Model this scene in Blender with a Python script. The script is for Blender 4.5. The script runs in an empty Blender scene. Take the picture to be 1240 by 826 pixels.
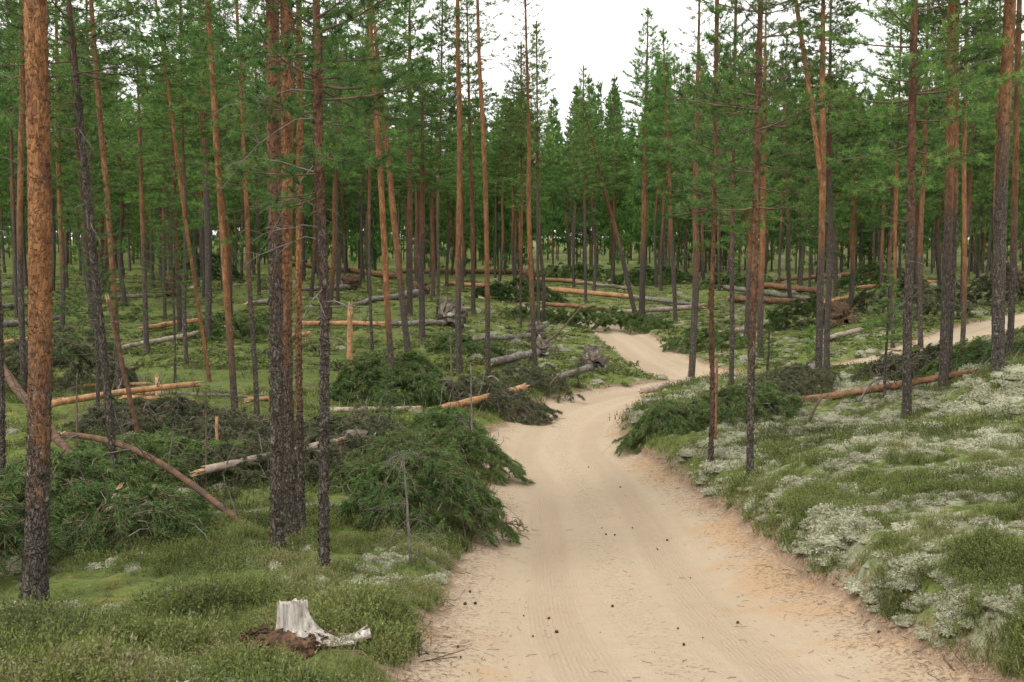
import bpy, math, random
import numpy as np
from mathutils import Vector, Matrix
random.seed(7); rng = np.random.default_rng(11)
sc = bpy.context.scene; COL = sc.collection
# ------------------------------------------------------------------ camera model (photo pixels 1240 x 826)
F = 1300.0; HC = 6.0; PITCH = math.atan(113.0 / F)
cp, sp = math.cos(PITCH), math.sin(PITCH)
def rays(u, v):
    u = np.asarray(u, float); v = np.asarray(v, float)
    x = (u - 620) / F; y = (413 - v) / F
    return np.stack([x, cp + y * sp, -sp + y * cp], -1)
def P(u, v, d):                                       # world point of a photo pixel at forward distance d
    r = rays(u, v); return np.array([0, 0, HC]) + r * (np.asarray(d, float) / r[..., 1])[..., None]
# ------------------------------------------------------------------ noise
def _h(ix, iy, s):
    n = (ix.astype(np.int64) * 374761393 + iy.astype(np.int64) * 668265263 + s * 974634777) & 0x7fffffff
    n = ((n ^ (n >> 13)) * 1274126177) & 0x7fffffff
    return ((n ^ (n >> 16)) & 0xffff) / 65535.0
def vnoise(x, y, s=0):
    x = np.asarray(x, float); y = np.asarray(y, float)
    ix = np.floor(x); iy = np.floor(y); fx = x - ix; fy = y - iy
    fx = fx * fx * (3 - 2 * fx); fy = fy * fy * (3 - 2 * fy)
    ix = ix.astype(np.int64); iy = iy.astype(np.int64)
    a = _h(ix, iy, s); b = _h(ix + 1, iy, s); c = _h(ix, iy + 1, s); d = _h(ix + 1, iy + 1, s)
    return (a + (b - a) * fx) * (1 - fy) + (c + (d - c) * fx) * fy
def fbm(x, y, s=0, o=4):
    t = 0; a = 0.5; n = 0
    for k in range(o):
        t = t + a * vnoise(x * 2 ** k + 17.3 * k, y * 2 ** k - 9.1 * k, s + k); n += a; a *= 0.5
    return t / n
def sst(a, b, x):
    t = np.clip((x - a) / (b - a), 0, 1); return t * t * (3 - 2 * t)
# ------------------------------------------------------------------ terrain: spline through surveyed points
CPS = [(840,826,7),(735,700,12),(700,600,18.5),(680,520,27),(720,485,32),(790,477,35),(840,462,37),(800,440,42),(740,398,54),(690,380,62),
 (900,458,37),(1030,447,36),(1150,412,39),(1240,390,43),(1240,345,75),(500,800,7.2),(300,800,7.2),(100,800,7),(-100,800,7),(42,730,9.6),(345,665,12),
 (490,680,12),(200,640,13.5),(60,640,13),(300,600,16.5),(100,560,18.5),(450,640,14),(540,580,18.5),(100,500,23.5),(300,500,24),(420,530,22),(480,490,27),
 (200,440,33),(420,440,34),(555,450,33),(648,450,35),(600,420,41),(100,380,46),(300,380,48),(450,390,45),(560,370,57),(100,340,75),(350,340,78),(620,345,85),
 (760,360,72),(620,325,120),(100,322,120),(1100,325,120),(900,345,80),(880,400,52),(1000,400,48),(1100,370,60),(1130,826,7),(1240,780,7.2),(1240,700,8.8),
 (1240,600,11.5),(1240,520,15),(1210,450,20),(1240,440,20.5),(1100,600,13.5),(1098,505,20),(1142,472,21.5),(990,468,27),(1000,560,16),(950,650,12.5),
 (908,578,18),(860,562,19),(884,495,26),(837,468,32),(1000,490,23.5),(1060,470,25),(805,480,30.5),(850,471,31.5),(890,464,31.5),(1420,600,12),(1420,480,17),(-150,480,26),(-150,640,13),(-200,345,75),(1450,345,75)]
pts = [P(*c) for c in CPS] + [np.array(q, float) for q in [(0,0,4.35),(-6,0,4.35),(6,0,4.6),(-90,200,4.6),(0,200,4.6),(90,200,4.8),(-200,420,9),(0,420,9),(200,420,9)]]
pts = np.array(pts)
def _w(x, y):
    q = np.maximum(np.asarray(y, float), -4) + 6.0
    return np.stack([1.6 * np.asarray(x, float) / q, np.log(q)], -1)
_c = _w(pts[:, 0], pts[:, 1]); _n = len(_c)
def _k(r2): return 0.5 * r2 * np.log(r2 + 1e-12)
_A = np.zeros((_n + 3, _n + 3)); _A[:_n, :_n] = _k(((_c[:, None] - _c[None]) ** 2).sum(-1)) + np.eye(_n) * 2e-3
_A[:_n, _n] = 1; _A[:_n, _n + 1:] = _c; _A[_n:, :_n] = _A[:_n, _n:].T
_s = np.linalg.solve(_A, np.concatenate([pts[:, 2], np.zeros(3)]))
def base_h(x, y):
    x, y = np.broadcast_arrays(np.asarray(x, float), np.asarray(y, float)); sh = x.shape
    q = _w(x.ravel(), y.ravel()); out = np.empty(len(q))
    for i in range(0, len(q), 60000):
        b = q[i:i + 60000]; out[i:i + 60000] = _k(((b[:, None] - _c[None]) ** 2).sum(-1)) @ _s[:_n] + _s[_n] + b @ _s[_n + 1:]
    return out.reshape(sh)
def cast(u, v, h):
    u = np.atleast_1d(np.asarray(u, float)); v = np.atleast_1d(np.asarray(v, float)); r = rays(u, v)
    ds = np.exp(np.linspace(math.log(3), math.log(300), 900)); out = np.full(len(u), 300.0)
    for i in range(len(u)):
        p = np.array([0, 0, HC]) + r[i] * (ds / r[i, 1])[:, None]
        g = p[:, 2] - h(p[:, 0], p[:, 1]); k = np.argmax(g < 0)
        if g[k] < 0 and k > 0:
            t = g[k - 1] / (g[k - 1] - g[k]); out[i] = ds[k - 1] + t * (ds[k] - ds[k - 1])
    return out
# ------------------------------------------------------------------ road lines
EDL = [(470,905),(500,840),(524,780),(548,715),(585,650),(612,600),(594,560),(588,540),(603,520),(628,502),(664,489),(705,481)]
EDR = [(1380,905),(1205,840),(1090,780),(985,715),(893,650),(838,600),(785,560),(757,540),(747,523),(748,508),(757,497),(766,490)]
def _xy(l):
    a = np.array(l, float); d = cast(a[:, 0], a[:, 1], base_h); return P(a[:, 0], a[:, 1], d)[:, :2]
L_, R_ = _xy(EDL), _xy(EDR)
cl = (L_ + R_) / 2; hw = np.linalg.norm(L_ - R_, axis=1) / 2
hw = np.clip(hw, 1.35, 1.9)
tail = np.array([P(*q)[:2] for q in [(775,478,33.8),(805,474,35.5),(850,466,37),(900,458,37.5),(1030,447,36),(1110,424,37.5),(1160,411,39),(1215,396,42),(1300,380,47),(1450,365,55)]])
back = np.array([cl[0] + (cl[0] - cl[1]) * k for k in (2.2, 1.1)])
ROAD1 = np.concatenate([back, cl, tail]); HW1 = np.concatenate([[hw[0]] * 2, hw, [1.5, 1.5, 1.5, 1.5, 1.5, 1.6, 1.9, 2.1, 2.2, 2.2]])
ROAD2 = np.array([P(*q)[:2] for q in [(885,461,37),(838,456,39),(800,438,42.5),(768,417,48),(742,402,53.5),(715,395,57),(690,391,60),(640,388,64),(560,383,70)]])
HW2 = np.array([1.3, 1.4, 1.4, 1.35, 1.3, 1.15, 0.9, 0.5, 0.2])
def smooth(p, w):
    t = np.concatenate([[0], np.cumsum(np.linalg.norm(np.diff(p, axis=0), axis=1))])
    s = np.linspace(0, t[-1], max(60, int(t[-1] / 0.25)))
    q = np.stack([np.interp(s, t, p[:, 0]), np.interp(s, t, p[:, 1]), np.interp(s, t, w)], -1)
    for _ in range(60): q[1:-1] = (q[:-2] + q[1:-1] * 2 + q[2:]) / 4
    return q
RD = [smooth(ROAD1, HW1), smooth(ROAD2, HW2)]
def road_sd(x, y):            # signed lateral offset, along, half width, distance to edge (negative inside)
    x = np.asarray(x, float).ravel(); y = np.asarray(y, float).ravel(); best = None
    for q in RD:
        lat = np.full(len(x), 99.0); al = np.zeros(len(x)); w = np.ones(len(x))
        seg = np.linalg.norm(np.diff(q[:, :2], axis=0), axis=1); ac = np.concatenate([[0], np.cumsum(seg)])
        tan = np.gradient(q[:, :2], axis=0); tan /= np.linalg.norm(tan, axis=1)[:, None]
        qc = q[::10]; near = np.concatenate([((x[i:i + 60000, None] - qc[None, :, 0]) ** 2 + (y[i:i + 60000, None] - qc[None, :, 1]) ** 2).min(1) for i in range(0, len(x), 60000)]) < 110 if len(x) else np.zeros(0, bool)
        idx = np.where(near)[0]
        for i in range(0, len(idx), 20000):
            sl = idx[i:i + 20000]
            d2 = (x[sl, None] - q[None, :, 0]) ** 2 + (y[sl, None] - q[None, :, 1]) ** 2
            j = d2.argmin(1); dx = x[sl] - q[j, 0]; dy = y[sl] - q[j, 1]
            lat[sl] = np.sign(dx * tan[j, 1] - dy * tan[j, 0]) * np.sqrt(d2[np.arange(len(j)), j]); al[sl] = ac[j] + dx * tan[j, 0] + dy * tan[j, 1]; w[sl] = q[j, 2]
        e = np.abs(lat) - w
        if best is None: best = [lat, al, w, e]
        else:
            m = e < best[3]
            for a, b in zip(best, (lat, al, w, e)): a[m] = b[m]
    return best
def ground_h(x, y, full=False):
    x, y = np.broadcast_arrays(np.asarray(x, float), np.asarray(y, float)); sh = x.shape
    x = x.ravel(); y = y.ravel(); z = base_h(x, y); lat, al, w, e = road_sd(x, y)
    en = e + 0.28 * (fbm(x * 1.1, y * 1.1, 5, 3) - 0.5) + 0.16 * (vnoise(x * 5, y * 5, 9) - 0.5)
    off = sst(-0.05, 0.55, en)
    hum = (fbm(x * 0.55, y * 0.55, 21, 3) - 0.5) * 0.34 + (fbm(x * 2.6, y * 2.6, 31, 3) - 0.5) * 0.12
    rightbank = sst(0.0, 0.5, lat) * (1 - sst(24, 34, y))
    bank = (0.10 + 0.20 * rightbank) * sst(0.0, 0.5, en) * (1 - sst(1.2, 4.5, en))
    crown = -0.05 + 0.03 * np.cos(np.clip(lat / w, -1, 1) * math.pi * 2) * .9 + (fbm(x * 1.7, y * 1.7, 41, 3) - .5) * 0.035 + (vnoise(x * 7, y * 7, 44) - .5) * 0.012
    z = z + off * hum + bank + (1 - off) * crown
    if full: return z, lat, al, w, e, en
    return z.reshape(sh)
_cache = {}
def gcast(u, v):
    k = (u, v)
    if k not in _cache:
        off = 0.0
        for _ in range(4):
            dd = float(cast([u], [v], lambda a, b: base_h(a, b) + off)[0]); q = P(u, v, dd); off = .6 * (float(ground_h(q[0], q[1])) - float(base_h(q[0], q[1]))) + .4 * off
        _cache[k] = dd
    d = _cache[k]; p = P(u, v, d); return np.array([p[0], p[1], float(ground_h(p[0], p[1]))]), d
# ------------------------------------------------------------------ mesh helpers
def mk(name, V, faces, mats, parent=None, midx=None, attrs=None, smooth_=False):
    """faces: list of int arrays (n,k); one mesh object"""
    V = np.asarray(V, np.float32); me = bpy.data.meshes.new(name)
    faces = [np.asarray(f, np.int32) for f in faces if len(f)]
    loops = np.concatenate([f.ravel() for f in faces]); tot = np.concatenate([np.full(len(f), f.shape[1], np.int32) for f in faces])
    st = np.concatenate([[0], np.cumsum(tot)[:-1]]).astype(np.int32)
    me.vertices.add(len(V)); me.vertices.foreach_set('co', V.ravel())
    me.loops.add(len(loops)); me.loops.foreach_set('vertex_index', loops)
    me.polygons.add(len(tot)); me.polygons.foreach_set('loop_start', st); me.polygons.foreach_set('loop_total', tot)
    for m in (mats if isinstance(mats, (list, tuple)) else [mats]): me.materials.append(m)
    if midx is not None: me.polygons.foreach_set('material_index', np.concatenate([np.full(len(f), i, np.int32) for f, i in zip(faces, midx)]) if len(midx) == len(faces) else midx)
    for k, a in (attrs or {}).items():
        at = me.attributes.new(k, 'FLOAT', 'POINT'); at.data.foreach_set('value', np.asarray(a, np.float32))
    if smooth_: me.polygons.foreach_set('use_smooth', np.ones(len(tot), bool))
    me.update(calc_edges=True)
    o = bpy.data.objects.new(name, me); COL.objects.link(o); o.parent = parent
    return o
def tag(o, label=None, cat=None, group=None, kind=None):
    if label: o['label'] = label
    if cat: o['category'] = cat
    if group: o['group'] = group
    if kind: o['kind'] = kind
    return o
def empty(name, loc, label, cat, group=None, rot=None):
    o = bpy.data.objects.new(name, None); COL.objects.link(o); o.location = loc; o.empty_display_size = 0.2
    if rot is not None: o.rotation_euler = rot
    return tag(o, label, cat, group)
class MB:
    def __init__(s): s.V = []; s.F = []; s.I = []; s.T = []; s.n = 0
    def add(s, V, Fs, i=0, t=None):
        V = np.asarray(V, float).reshape(-1, 3)
        for f in (Fs if isinstance(Fs, list) else [Fs]): s.F.append(np.asarray(f) + s.n); s.I.append(i)
        s.V.append(V); s.T.append(np.full(len(V), 0.5) if t is None else np.asarray(t, float)); s.n += len(V)
    def build(s, name, mats, parent=None, smooth_=False, fn=None):
        V = np.concatenate(s.V)
        if fn: V = fn(V)
        return mk(name, V, s.F, mats, parent, s.I, {'tint': np.concatenate(s.T)}, smooth_)
def nrm(a): return a / (np.linalg.norm(a, axis=-1, keepdims=True) + 1e-9)
def tubes(paths, rad, k=4, cap=False):
    """paths (N,P,3), rad (N,P) -> verts, quads"""
    paths = np.asarray(paths, float); rad = np.asarray(rad, float); N, Pn, _ = paths.shape
    t = nrm(np.gradient(paths, axis=1)); m = nrm(t.mean(1))
    ref = np.where((np.abs(m[:, 2]) > 0.8)[:, None], np.array([1., 0, 0]), np.array([0, 0, 1.]))[:, None, :]
    a = nrm(np.cross(t, ref)); b = np.cross(t, a)
    th = np.arange(k) * 2 * math.pi / k
    V = paths[:, :, None, :] + rad[:, :, None, None] * (np.cos(th)[:, None] * a[:, :, None, :] + np.sin(th)[:, None] * b[:, :, None, :])
    i = np.arange(N)[:, None, None] * Pn * k + np.arange(Pn - 1)[None, :, None] * k; j = np.arange(k)[None, None, :]; jn = (j + 1) % k
    Q = np.stack([i + j, i + jn, i + k + jn, i + k + j], -1).reshape(-1, 4)
    Fs = [Q]
    if cap:
        e0 = (np.arange(N)[:, None] * Pn * k + np.arange(k)[None, ::-1]); e1 = (np.arange(N)[:, None] * Pn * k + (Pn - 1) * k + np.arange(k)[None])
        Fs += [e0, e1]
    return V.reshape(-1, 3), Fs
def blades(pos, dr, B, ln, wd, spread, along=0.1, r=rng):
    """needle tufts: pos (M,3), dr (M,3) -> triangles"""
    M = len(pos); rd = nrm(r.normal(size=(M, B, 3)))
    d = nrm(dr[:, None, :] * (1 - spread) + rd * spread * 1.25)
    b = pos[:, None, :] - dr[:, None, :] * (r.random((M, B, 1)) * along)
    l = ln * (0.7 + 0.5 * r.random((M, B, 1))); w = nrm(np.cross(d, nrm(r.normal(size=(M, B, 3))))) * wd * (0.7 + 0.6 * r.random((M, B, 1)))
    V = np.stack([b - w, b + w, b + d * l], 2).reshape(-1, 3)
    return V, np.arange(len(V)).reshape(-1, 3), np.repeat(np.clip(r.random((M, 1)) * 0.75 + r.random((M, B)) * 0.25, 0, 1).ravel(), 3)
def rndir(n, r=rng): return nrm(r.normal(size=(n, 3)))
# ------------------------------------------------------------------ materials
class NT:
    def __init__(s, name):
        s.m = bpy.data.materials.new(name); s.m.use_nodes = True; s.t = s.m.node_tree; s.t.nodes.clear()
    def n(s, typ, _in=None, **kw):
        x = s.t.nodes.new('ShaderNode' + typ)
        for k, v in kw.items(): setattr(x, k, v)
        for k, v in (_in or {}).items():
            sk = x.inputs[k]
            if hasattr(v, 'is_output') or isinstance(v, bpy.types.NodeSocket): s.t.links.new(v, sk)
            else: sk.default_value = v
        return x
    def attr(s, name, typ='GEOMETRY'): return s.n('Attribute', attribute_name=name, attribute_type=typ).outputs['Fac']
    def math(s, op, a, b=0.5, clamp=False): return s.n('Math', {0: a, 1: b}, operation=op, use_clamp=clamp).outputs[0]
    def ramp(s, fac, stops, mode='LINEAR'):
        x = s.n('ValToRGB', {0: fac}); cr = x.color_ramp; cr.interpolation = mode
        while len(cr.elements) < len(stops): cr.elements.new(0.5)
        for e, (p, c) in zip(cr.elements, stops): e.position = p; e.color = (c, c, c, 1) if isinstance(c, (int, float)) else (*c, 1)
        return x.outputs[0]
    def mix(s, fac, a, b, mode='MIX'):
        x = s.n('Mix', data_type='RGBA', blend_type=mode)
        for k, v in ((0, fac), (6, a), (7, b)):
            if isinstance(v, bpy.types.NodeSocket): s.t.links.new(v, x.inputs[k])
            else: x.inputs[k].default_value = (*v, 1) if isinstance(v, tuple) else v
        return x.outputs[2]
    def noise(s, vec, scale, detail=4, rough=0.6): return s.n('TexNoise', {'Vector': vec, 'Scale': scale, 'Detail': detail, 'Roughness': rough}).outputs[0]
    def mapr(s, v, a, b, c=0., d=1.): return s.n('MapRange', {0: v, 1: a, 2: b, 3: c, 4: d}, interpolation_type='SMOOTHSTEP').outputs[0]
    def out(s, col, rough=0.85, bump=None, bs=0.5, bd=0.02, spec=0.25, trans=0.0):
        p = s.n('BsdfPrincipled', {'Base Color': col, 'Roughness': rough, 'Specular IOR Level': spec})
        if bump is not None: s.t.links.new(s.n('Bump', {'Height': bump, 'Strength': bs, 'Distance': bd}).outputs[0], p.inputs['Normal'])
        sh = p.outputs[0]
        if trans:
            tr = s.n('BsdfTranslucent', {'Color': s.mix(1.0, col, (1.08, 1.15, 0.75), 'MULTIPLY')})
            sh = s.n('MixShader', {0: trans, 1: sh, 2: tr.outputs[0]}).outputs[0]
        s.t.links.new(sh, s.n('OutputMaterial').outputs[0] if False else s.n('OutputMaterial').inputs[0]); return s.m
def foliage_mat(name, stops, trans=0.3, objvar=0.35):
    s = NT(name); t = s.attr('tint'); c = s.ramp(t, stops)
    r = s.n('ObjectInfo').outputs['Random']
    hs = s.n('HueSaturation', {'Hue': s.mapr(r, 0, 1, 0.5 - 0.03 * objvar, 0.5 + 0.03 * objvar), 'Saturation': .96, 'Value': s.mapr(s.math('FRACT', s.math('MULTIPLY', r, 7.31)), 0, 1, 1 - objvar, 1 + objvar), 'Color': c}).outputs[0]
    return s.out(hs, 0.6, trans=trans, spec=0.3)
M_NEEDLE = foliage_mat('pine_needles', [(0, (.034, .074, .022)), (.4, (.074, .152, .038)), (.75, (.138, .245, .056)), (1, (.22, .29, .085))], .45)
M_NEEDLE_FALLEN = foliage_mat('fallen_needles', [(0, (.038, .072, .018)), (.5, (.074, .138, .030)), (.85, (.120, .190, .044)), (1, (.18, .18, .06))], objvar=.2)
M_NEEDLE_DULL = foliage_mat('dull_fallen_needles', [(0, (.045, .058, .026)), (.5, (.088, .112, .048)), (.85, (.15, .155, .075)), (1, (.25, .19, .115))], objvar=.2)
M_NEEDLE_BROWN = foliage_mat('dry_needles', [(0, (.13, .085, .04)), (.5, (.22, .16, .08)), (1, (.34, .26, .15))], .2)
M_HEATHER = foliage_mat('heather', [(0, (.065, .050, .030)), (.22, (.060, .070, .022)), (.45, (.112, .142, .032)), (.68, (.180, .212, .052)), (.90, (.22, .185, .09)), (1, (.30, .215, .17))], .3, 0)
M_BILB = foliage_mat('bilberry', [(0, (.065, .095, .028)), (.5, (.116, .168, .040)), (.85, (.180, .235, .066)), (1, (.25, .22, .08))], .3, 0)
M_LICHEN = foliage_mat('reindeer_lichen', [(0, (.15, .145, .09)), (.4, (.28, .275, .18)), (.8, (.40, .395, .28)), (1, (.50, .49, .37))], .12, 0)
M_BIRCH = foliage_mat('birch_leaves', [(0, (.07, .16, .03)), (1, (.14, .26, .06))], .4)
def bark_mat():
    s = NT('pine_bark'); tc = s.n('TexCoord').outputs['Object']
    z = s.n('SeparateXYZ', {0: tc}).outputs[2]; mp = s.n('Mapping', {'Vector': tc, 'Scale': (1, 1, .30)}).outputs[0]
    n1 = s.noise(mp, 9, 6, .65); n2 = s.noise(mp, 34, 5, .7); nb = s.noise(tc, 2.2, 4)
    dist = s.n('Mix', {0: 0.2, 4: mp, 5: s.n('TexNoise', {'Vector': mp, 'Scale': 14.}).outputs['Color']}, data_type='VECTOR').outputs[1]
    vo = s.n('TexVoronoi', {'Vector': dist, 'Scale': 27.}, feature='DISTANCE_TO_EDGE').outputs[0]
    edge = s.mapr(vo, -.05, 0.22)
    tone = s.attr('tone', 'OBJECT'); bz = s.attr('bark_z', 'OBJECT')
    grey = s.mix(n1, (.070, .057, .047), (.25, .208, .168)); grey = s.mix(s.mapr(n2, .38, .66), grey, (.085, .066, .054)); grey = s.mix(edge, (.040, .031, .026), grey)
    pl_ = s.n('TexVoronoi', {'Vector': dist, 'Scale': 20.}).outputs['Color']; pv_ = s.n('SeparateColor', {0: pl_}).outputs[0]; pe_ = s.n('TexVoronoi', {'Vector': dist, 'Scale': 20.}, feature='DISTANCE_TO_EDGE').outputs[0]
    red = s.mix(s.mapr(n1, .35, .7), (.200, .102, .055), (.100, .056, .036))
    org = s.mix(s.mapr(n1, .32, .68), (.345, .165, .068), (.195, .090, .041)); org = s.mix(s.mapr(n2, .58, .78), org, (.42, .23, .11)); org = s.mix(s.mapr(nb, .56, .72), org, (.12, .066, .042))
    up = s.mix(s.mapr(tone, .25, .75), red, org); up = s.mix(s.mapr(pv_, .15, .95, 0., .6), up, s.mix(1.0, up, (.42, .38, .36), 'MULTIPLY')); up = s.mix(s.math('MULTIPLY', s.mapr(pe_, .07, .0), .55), up, (.075, .038, .022))
    f = s.mapr(s.math('SUBTRACT', s.math('ADD', z, s.math('ADD', s.math('MULTIPLY', s.math('SUBTRACT', nb, .5), 2.6), s.math('MULTIPLY', s.math('SUBTRACT', pv_, .5), 1.3))), bz), -1.0, 1.2)
    c = s.mix(f, grey, up)
    sp_ = s.math('MULTIPLY', s.mapr(s.noise(tc, 13, 3), .64, .70), s.mapr(z, 3.2, .6))
    c = s.mix(s.math('MULTIPLY', sp_, .75), c, (.34, .36, .31))
    hgt = s.math('ADD', s.math('MULTIPLY', edge, s.math('SUBTRACT', 1.15, f)), s.math('ADD', s.math('MULTIPLY', n2, .9), s.math('MULTIPLY', s.mapr(pe_, 0., .1), .5)))
    return s.out(c, .9, hgt, .9, .018)
M_BARK = bark_mat()
def simple(name, a, b, scale=6, rough=.85, bump=.4, stretch=(1, 1, 1), bd=.01, c3=None):
    s = NT(name); tc = s.n('TexCoord').outputs['Object']; mp = s.n('Mapping', {'Vector': tc, 'Scale': stretch}).outputs[0]
    n = s.noise(mp, scale, 6, .65); c = s.mix(s.mapr(n, .3, .7), a, b)
    if c3: c = s.mix(s.mapr(s.noise(tc, scale * .4, 3), .55, .68), c, c3)
    return s.out(c, rough, n, bump, bd)
M_TWIG = simple('grey_twig', (.075, .06, .05), (.22, .19, .165), 8)
M_LIMB = simple('brown_limb', (.07, .048, .034), (.17, .115, .075), 5)
M_LOGO = simple('orange_log_bark', (.24, .115, .05), (.47, .27, .14), 7, stretch=(1, 1, 1), c3=(.20, .10, .055))
M_LOGG = simple('grey_log_bark', (.07, .060, .052), (.27, .24, .21), 7, c3=(.13, .095, .07))
M_LOGR = simple('rusty_log_bark', (.11, .050, .027), (.28, .150, .082), 7, c3=(.10, .06, .045))
M_LOGD = simple('dark_log_bark', (.045, .024, .015), (.15, .082, .046), 7, c3=(.07, .045, .032))
M_LOGP = simple('pale_log_wood', (.20, .155, .12), (.39, .32, .26), 7, c3=(.13, .10, .08))
M_WOOD = simple('raw_split_wood', (.30, .175, .085), (.52, .35, .20), 18)
M_SILVER = simple('silver_wood', (.19, .165, .14), (.60, .555, .50), 26, stretch=(1, 1, .09), bump=.8, bd=.03, c3=(.30, .21, .15))
M_ROT = simple('rotten_wood', (.035, .020, .013), (.13, .075, .042), 22, bump=.9, bd=.03, c3=(.19, .11, .06))
M_ROOT = simple('root_soil', (.06, .045, .035), (.22, .18, .14), 9, bump=.9, bd=.05, c3=(.34, .34, .27))
M_ROOTB = simple('brown_root_soil', (.05, .030, .018), (.17, .105, .06), 9, bump=.9, bd=.05)
M_CONE = simple('cone_scales', (.04, .022, .014), (.13, .075, .045), 40, bump=.8)
def ground_mat():
    s = NT('forest_floor'); tc = s.n('TexCoord').outputs['Object']
    lich = s.attr('lichen'); edge = s.attr('edge'); lat = s.attr('lat'); al = s.attr('along'); gr = s.attr('green')
    nA = s.noise(tc, .9, 6, .62); nB = s.noise(tc, 4.5, 6, .68); nC = s.noise(tc, 22, 5, .7); nD = s.noise(tc, 70, 3, .7)
    g = s.ramp(s.math('ADD', s.math('MULTIPLY', nB, .6), s.math('MULTIPLY', nC, .4)), [(.30, (.048, .052, .020)), (.45, (.090, .118, .028)), (.57, (.145, .172, .042)), (.70, (.20, .165, .075))])
    g = s.mix(s.math('MULTIPLY', gr, s.mapr(nB, .25, .7)), g, (.118, .148, .046))
    br = s.mix(nC, (.055, .038, .022), (.19, .14, .085)); g = s.mix(s.mapr(nA, .54, .68), g, br)
    li = s.mix(nC, (.19, .185, .12), (.39, .38, .28)); lf = s.mapr(s.math('ADD', s.math('ADD', s.math('MULTIPLY', nA, .55), s.math('MULTIPLY', nB, .45)), s.math('MULTIPLY', s.math('SUBTRACT', lich, .5), .42)), .50, .62)
    veg = s.mix(s.math('MULTIPLY', lf, .9), g, li)
    veg = s.mix(s.math('MULTIPLY', s.mapr(s.noise(tc, 1.7, 4), .60, .68), .55), veg, (.26, .20, .055))
    uv = s.n('CombineXYZ', {0: lat, 1: al, 2: 0.}).outputs[0]
    st = s.noise(s.n('Mapping', {'Vector': uv, 'Scale': (9, .35, 1)}).outputs[0], 1, 4, .6)
    fine = s.noise(s.n('Mapping', {'Vector': uv, 'Scale': (38, .6, 1)}).outputs[0], 1, 3, .6)
    sand = s.mix(s.math('ADD', s.math('MULTIPLY', nB, .55), s.math('MULTIPLY', st, .45)), (.385, .302, .208), (.52, .412, .296))
    sand = s.mix(s.mapr(s.math('ADD', nA, s.math('MULTIPLY', s.mapr(lat, .4, 1.8), .22)), .58, .82), sand, (.46, .315, .19))
    trk = s.math('MULTIPLY', s.mapr(s.math('ABSOLUTE', s.math('SUBTRACT', s.math('ABSOLUTE', s.math('ADD', lat, s.math('MULTIPLY', s.math('SUBTRACT', s.noise(s.n('CombineXYZ', {1: al}).outputs[0], .12, 2), .5), .8))), .72)), .34, .16), s.mapr(nA, .15, .5))
    trd = s.n('TexWave', {'Vector': s.n('Mapping', {'Vector': uv, 'Scale': (1, .02, 1)}).outputs[0], 'Scale': 7.5, 'Distortion': 1.5, 'Detail': 2.}, bands_direction='X').outputs['Fac']
    sand = s.mix(s.math('MULTIPLY', trk, .30), sand, (.385, .285, .20))
    ctr = s.mapr(s.math('ABSOLUTE', lat), .38, .05); sand = s.mix(s.math('MULTIPLY', ctr, s.mapr(nC, .54, .66)), sand, (.27, .20, .135))
    deb = s.mapr(s.math('ADD', nC, s.math('MULTIPLY', s.mapr(edge, -.75, .05), .17)), .61, .74); deb = s.math('MULTIPLY', deb, .6)
    sand = s.mix(deb, sand, s.mix(nD, (.10, .065, .042), (.26, .17, .11)))
    spk = s.mapr(nD, .69, .75); sand = s.mix(s.math('MULTIPLY', spk, .5), sand, (.16, .105, .07))
    soil = s.mix(s.mapr(s.math('ADD', s.math('MULTIPLY', nC, .6), s.math('MULTIPLY', nD, .4)), .36, .62), (.095, .064, .042), (.38, .27, .18))
    ed = s.mapr(s.math('ADD', edge, s.math('MULTIPLY', s.math('SUBTRACT', nC, .5), .35)), -.03, .10)
    c = s.mix(ed, sand, soil)
    vd = s.mapr(s.math('ADD', edge, s.math('MULTIPLY', s.math('SUBTRACT', nB, .5), .5)), .15, .30)
    c = s.mix(vd, c, veg)
    hv = s.math('ADD', s.math('MULTIPLY', nB, 1.6), s.math('MULTIPLY', nC, 1.2))
    hs = s.math('ADD', s.math('ADD', s.math('MULTIPLY', st, .9), s.math('MULTIPLY', nC, .7)), s.math('ADD', s.math('MULTIPLY', s.math('MULTIPLY', trd, s.math('MULTIPLY', trk, s.mapr(nB, .42, .6))), .45), s.math('ADD', s.math('MULTIPLY', fine, .3), s.math('MULTIPLY', nD, .7))))
    return s.out(c, .95, s.n('Mix', {0: vd, 2: hs, 3: hv}).outputs[0], .8, .035, .1)
M_GROUND = ground_mat()
# ------------------------------------------------------------------ ground sheet, split into road and forest floor
def reg(x, y):
    """lichen share and green share of the forest floor by place"""
    a = x / np.maximum(y, 1)
    rb = sst(.10, .20, a) * (1 - sst(24, 36, y)); li = .30 + .30 * rb
    clear = (1 - sst(-.16, -.02, a)) * sst(22, 28, y) * (1 - sst(50, 75, y))
    li = li - .28 * clear + .18 * sst(-.08, .02, a) * sst(30, 38, y)
    nearl = (1 - sst(-.12, .05, a)) * (1 - sst(14, 20, y)); li = li + .03 * nearl
    return np.clip(li, 0, 1), np.clip(.25 + .75 * clear + .3 * nearl - .2 * rb, 0, 1)
xs = np.concatenate([np.linspace(-1.1, -.52, 60)[:-1], np.linspace(-.52, .52, 460), np.linspace(.52, 1.1, 60)[1:]])
ys = np.exp(np.linspace(math.log(4.0), math.log(460), 1050)) - 6 + .0
X = xs[None, :] * (ys[:, None] + 6); Y = np.repeat(ys[:, None], len(xs), 1)
Zg, lat, al, w_, e_, en_ = ground_h(X, Y, True)
Vg = np.stack([X.ravel(), Y.ravel(), Zg], -1)
nr, nc = X.shape; ii = (np.arange(nr - 1)[:, None] * nc + np.arange(nc - 1)[None]).ravel()
Q = np.stack([ii, ii + 1, ii + nc + 1, ii + nc], -1)
li_, gr_ = reg(X.ravel(), Y.ravel())
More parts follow.
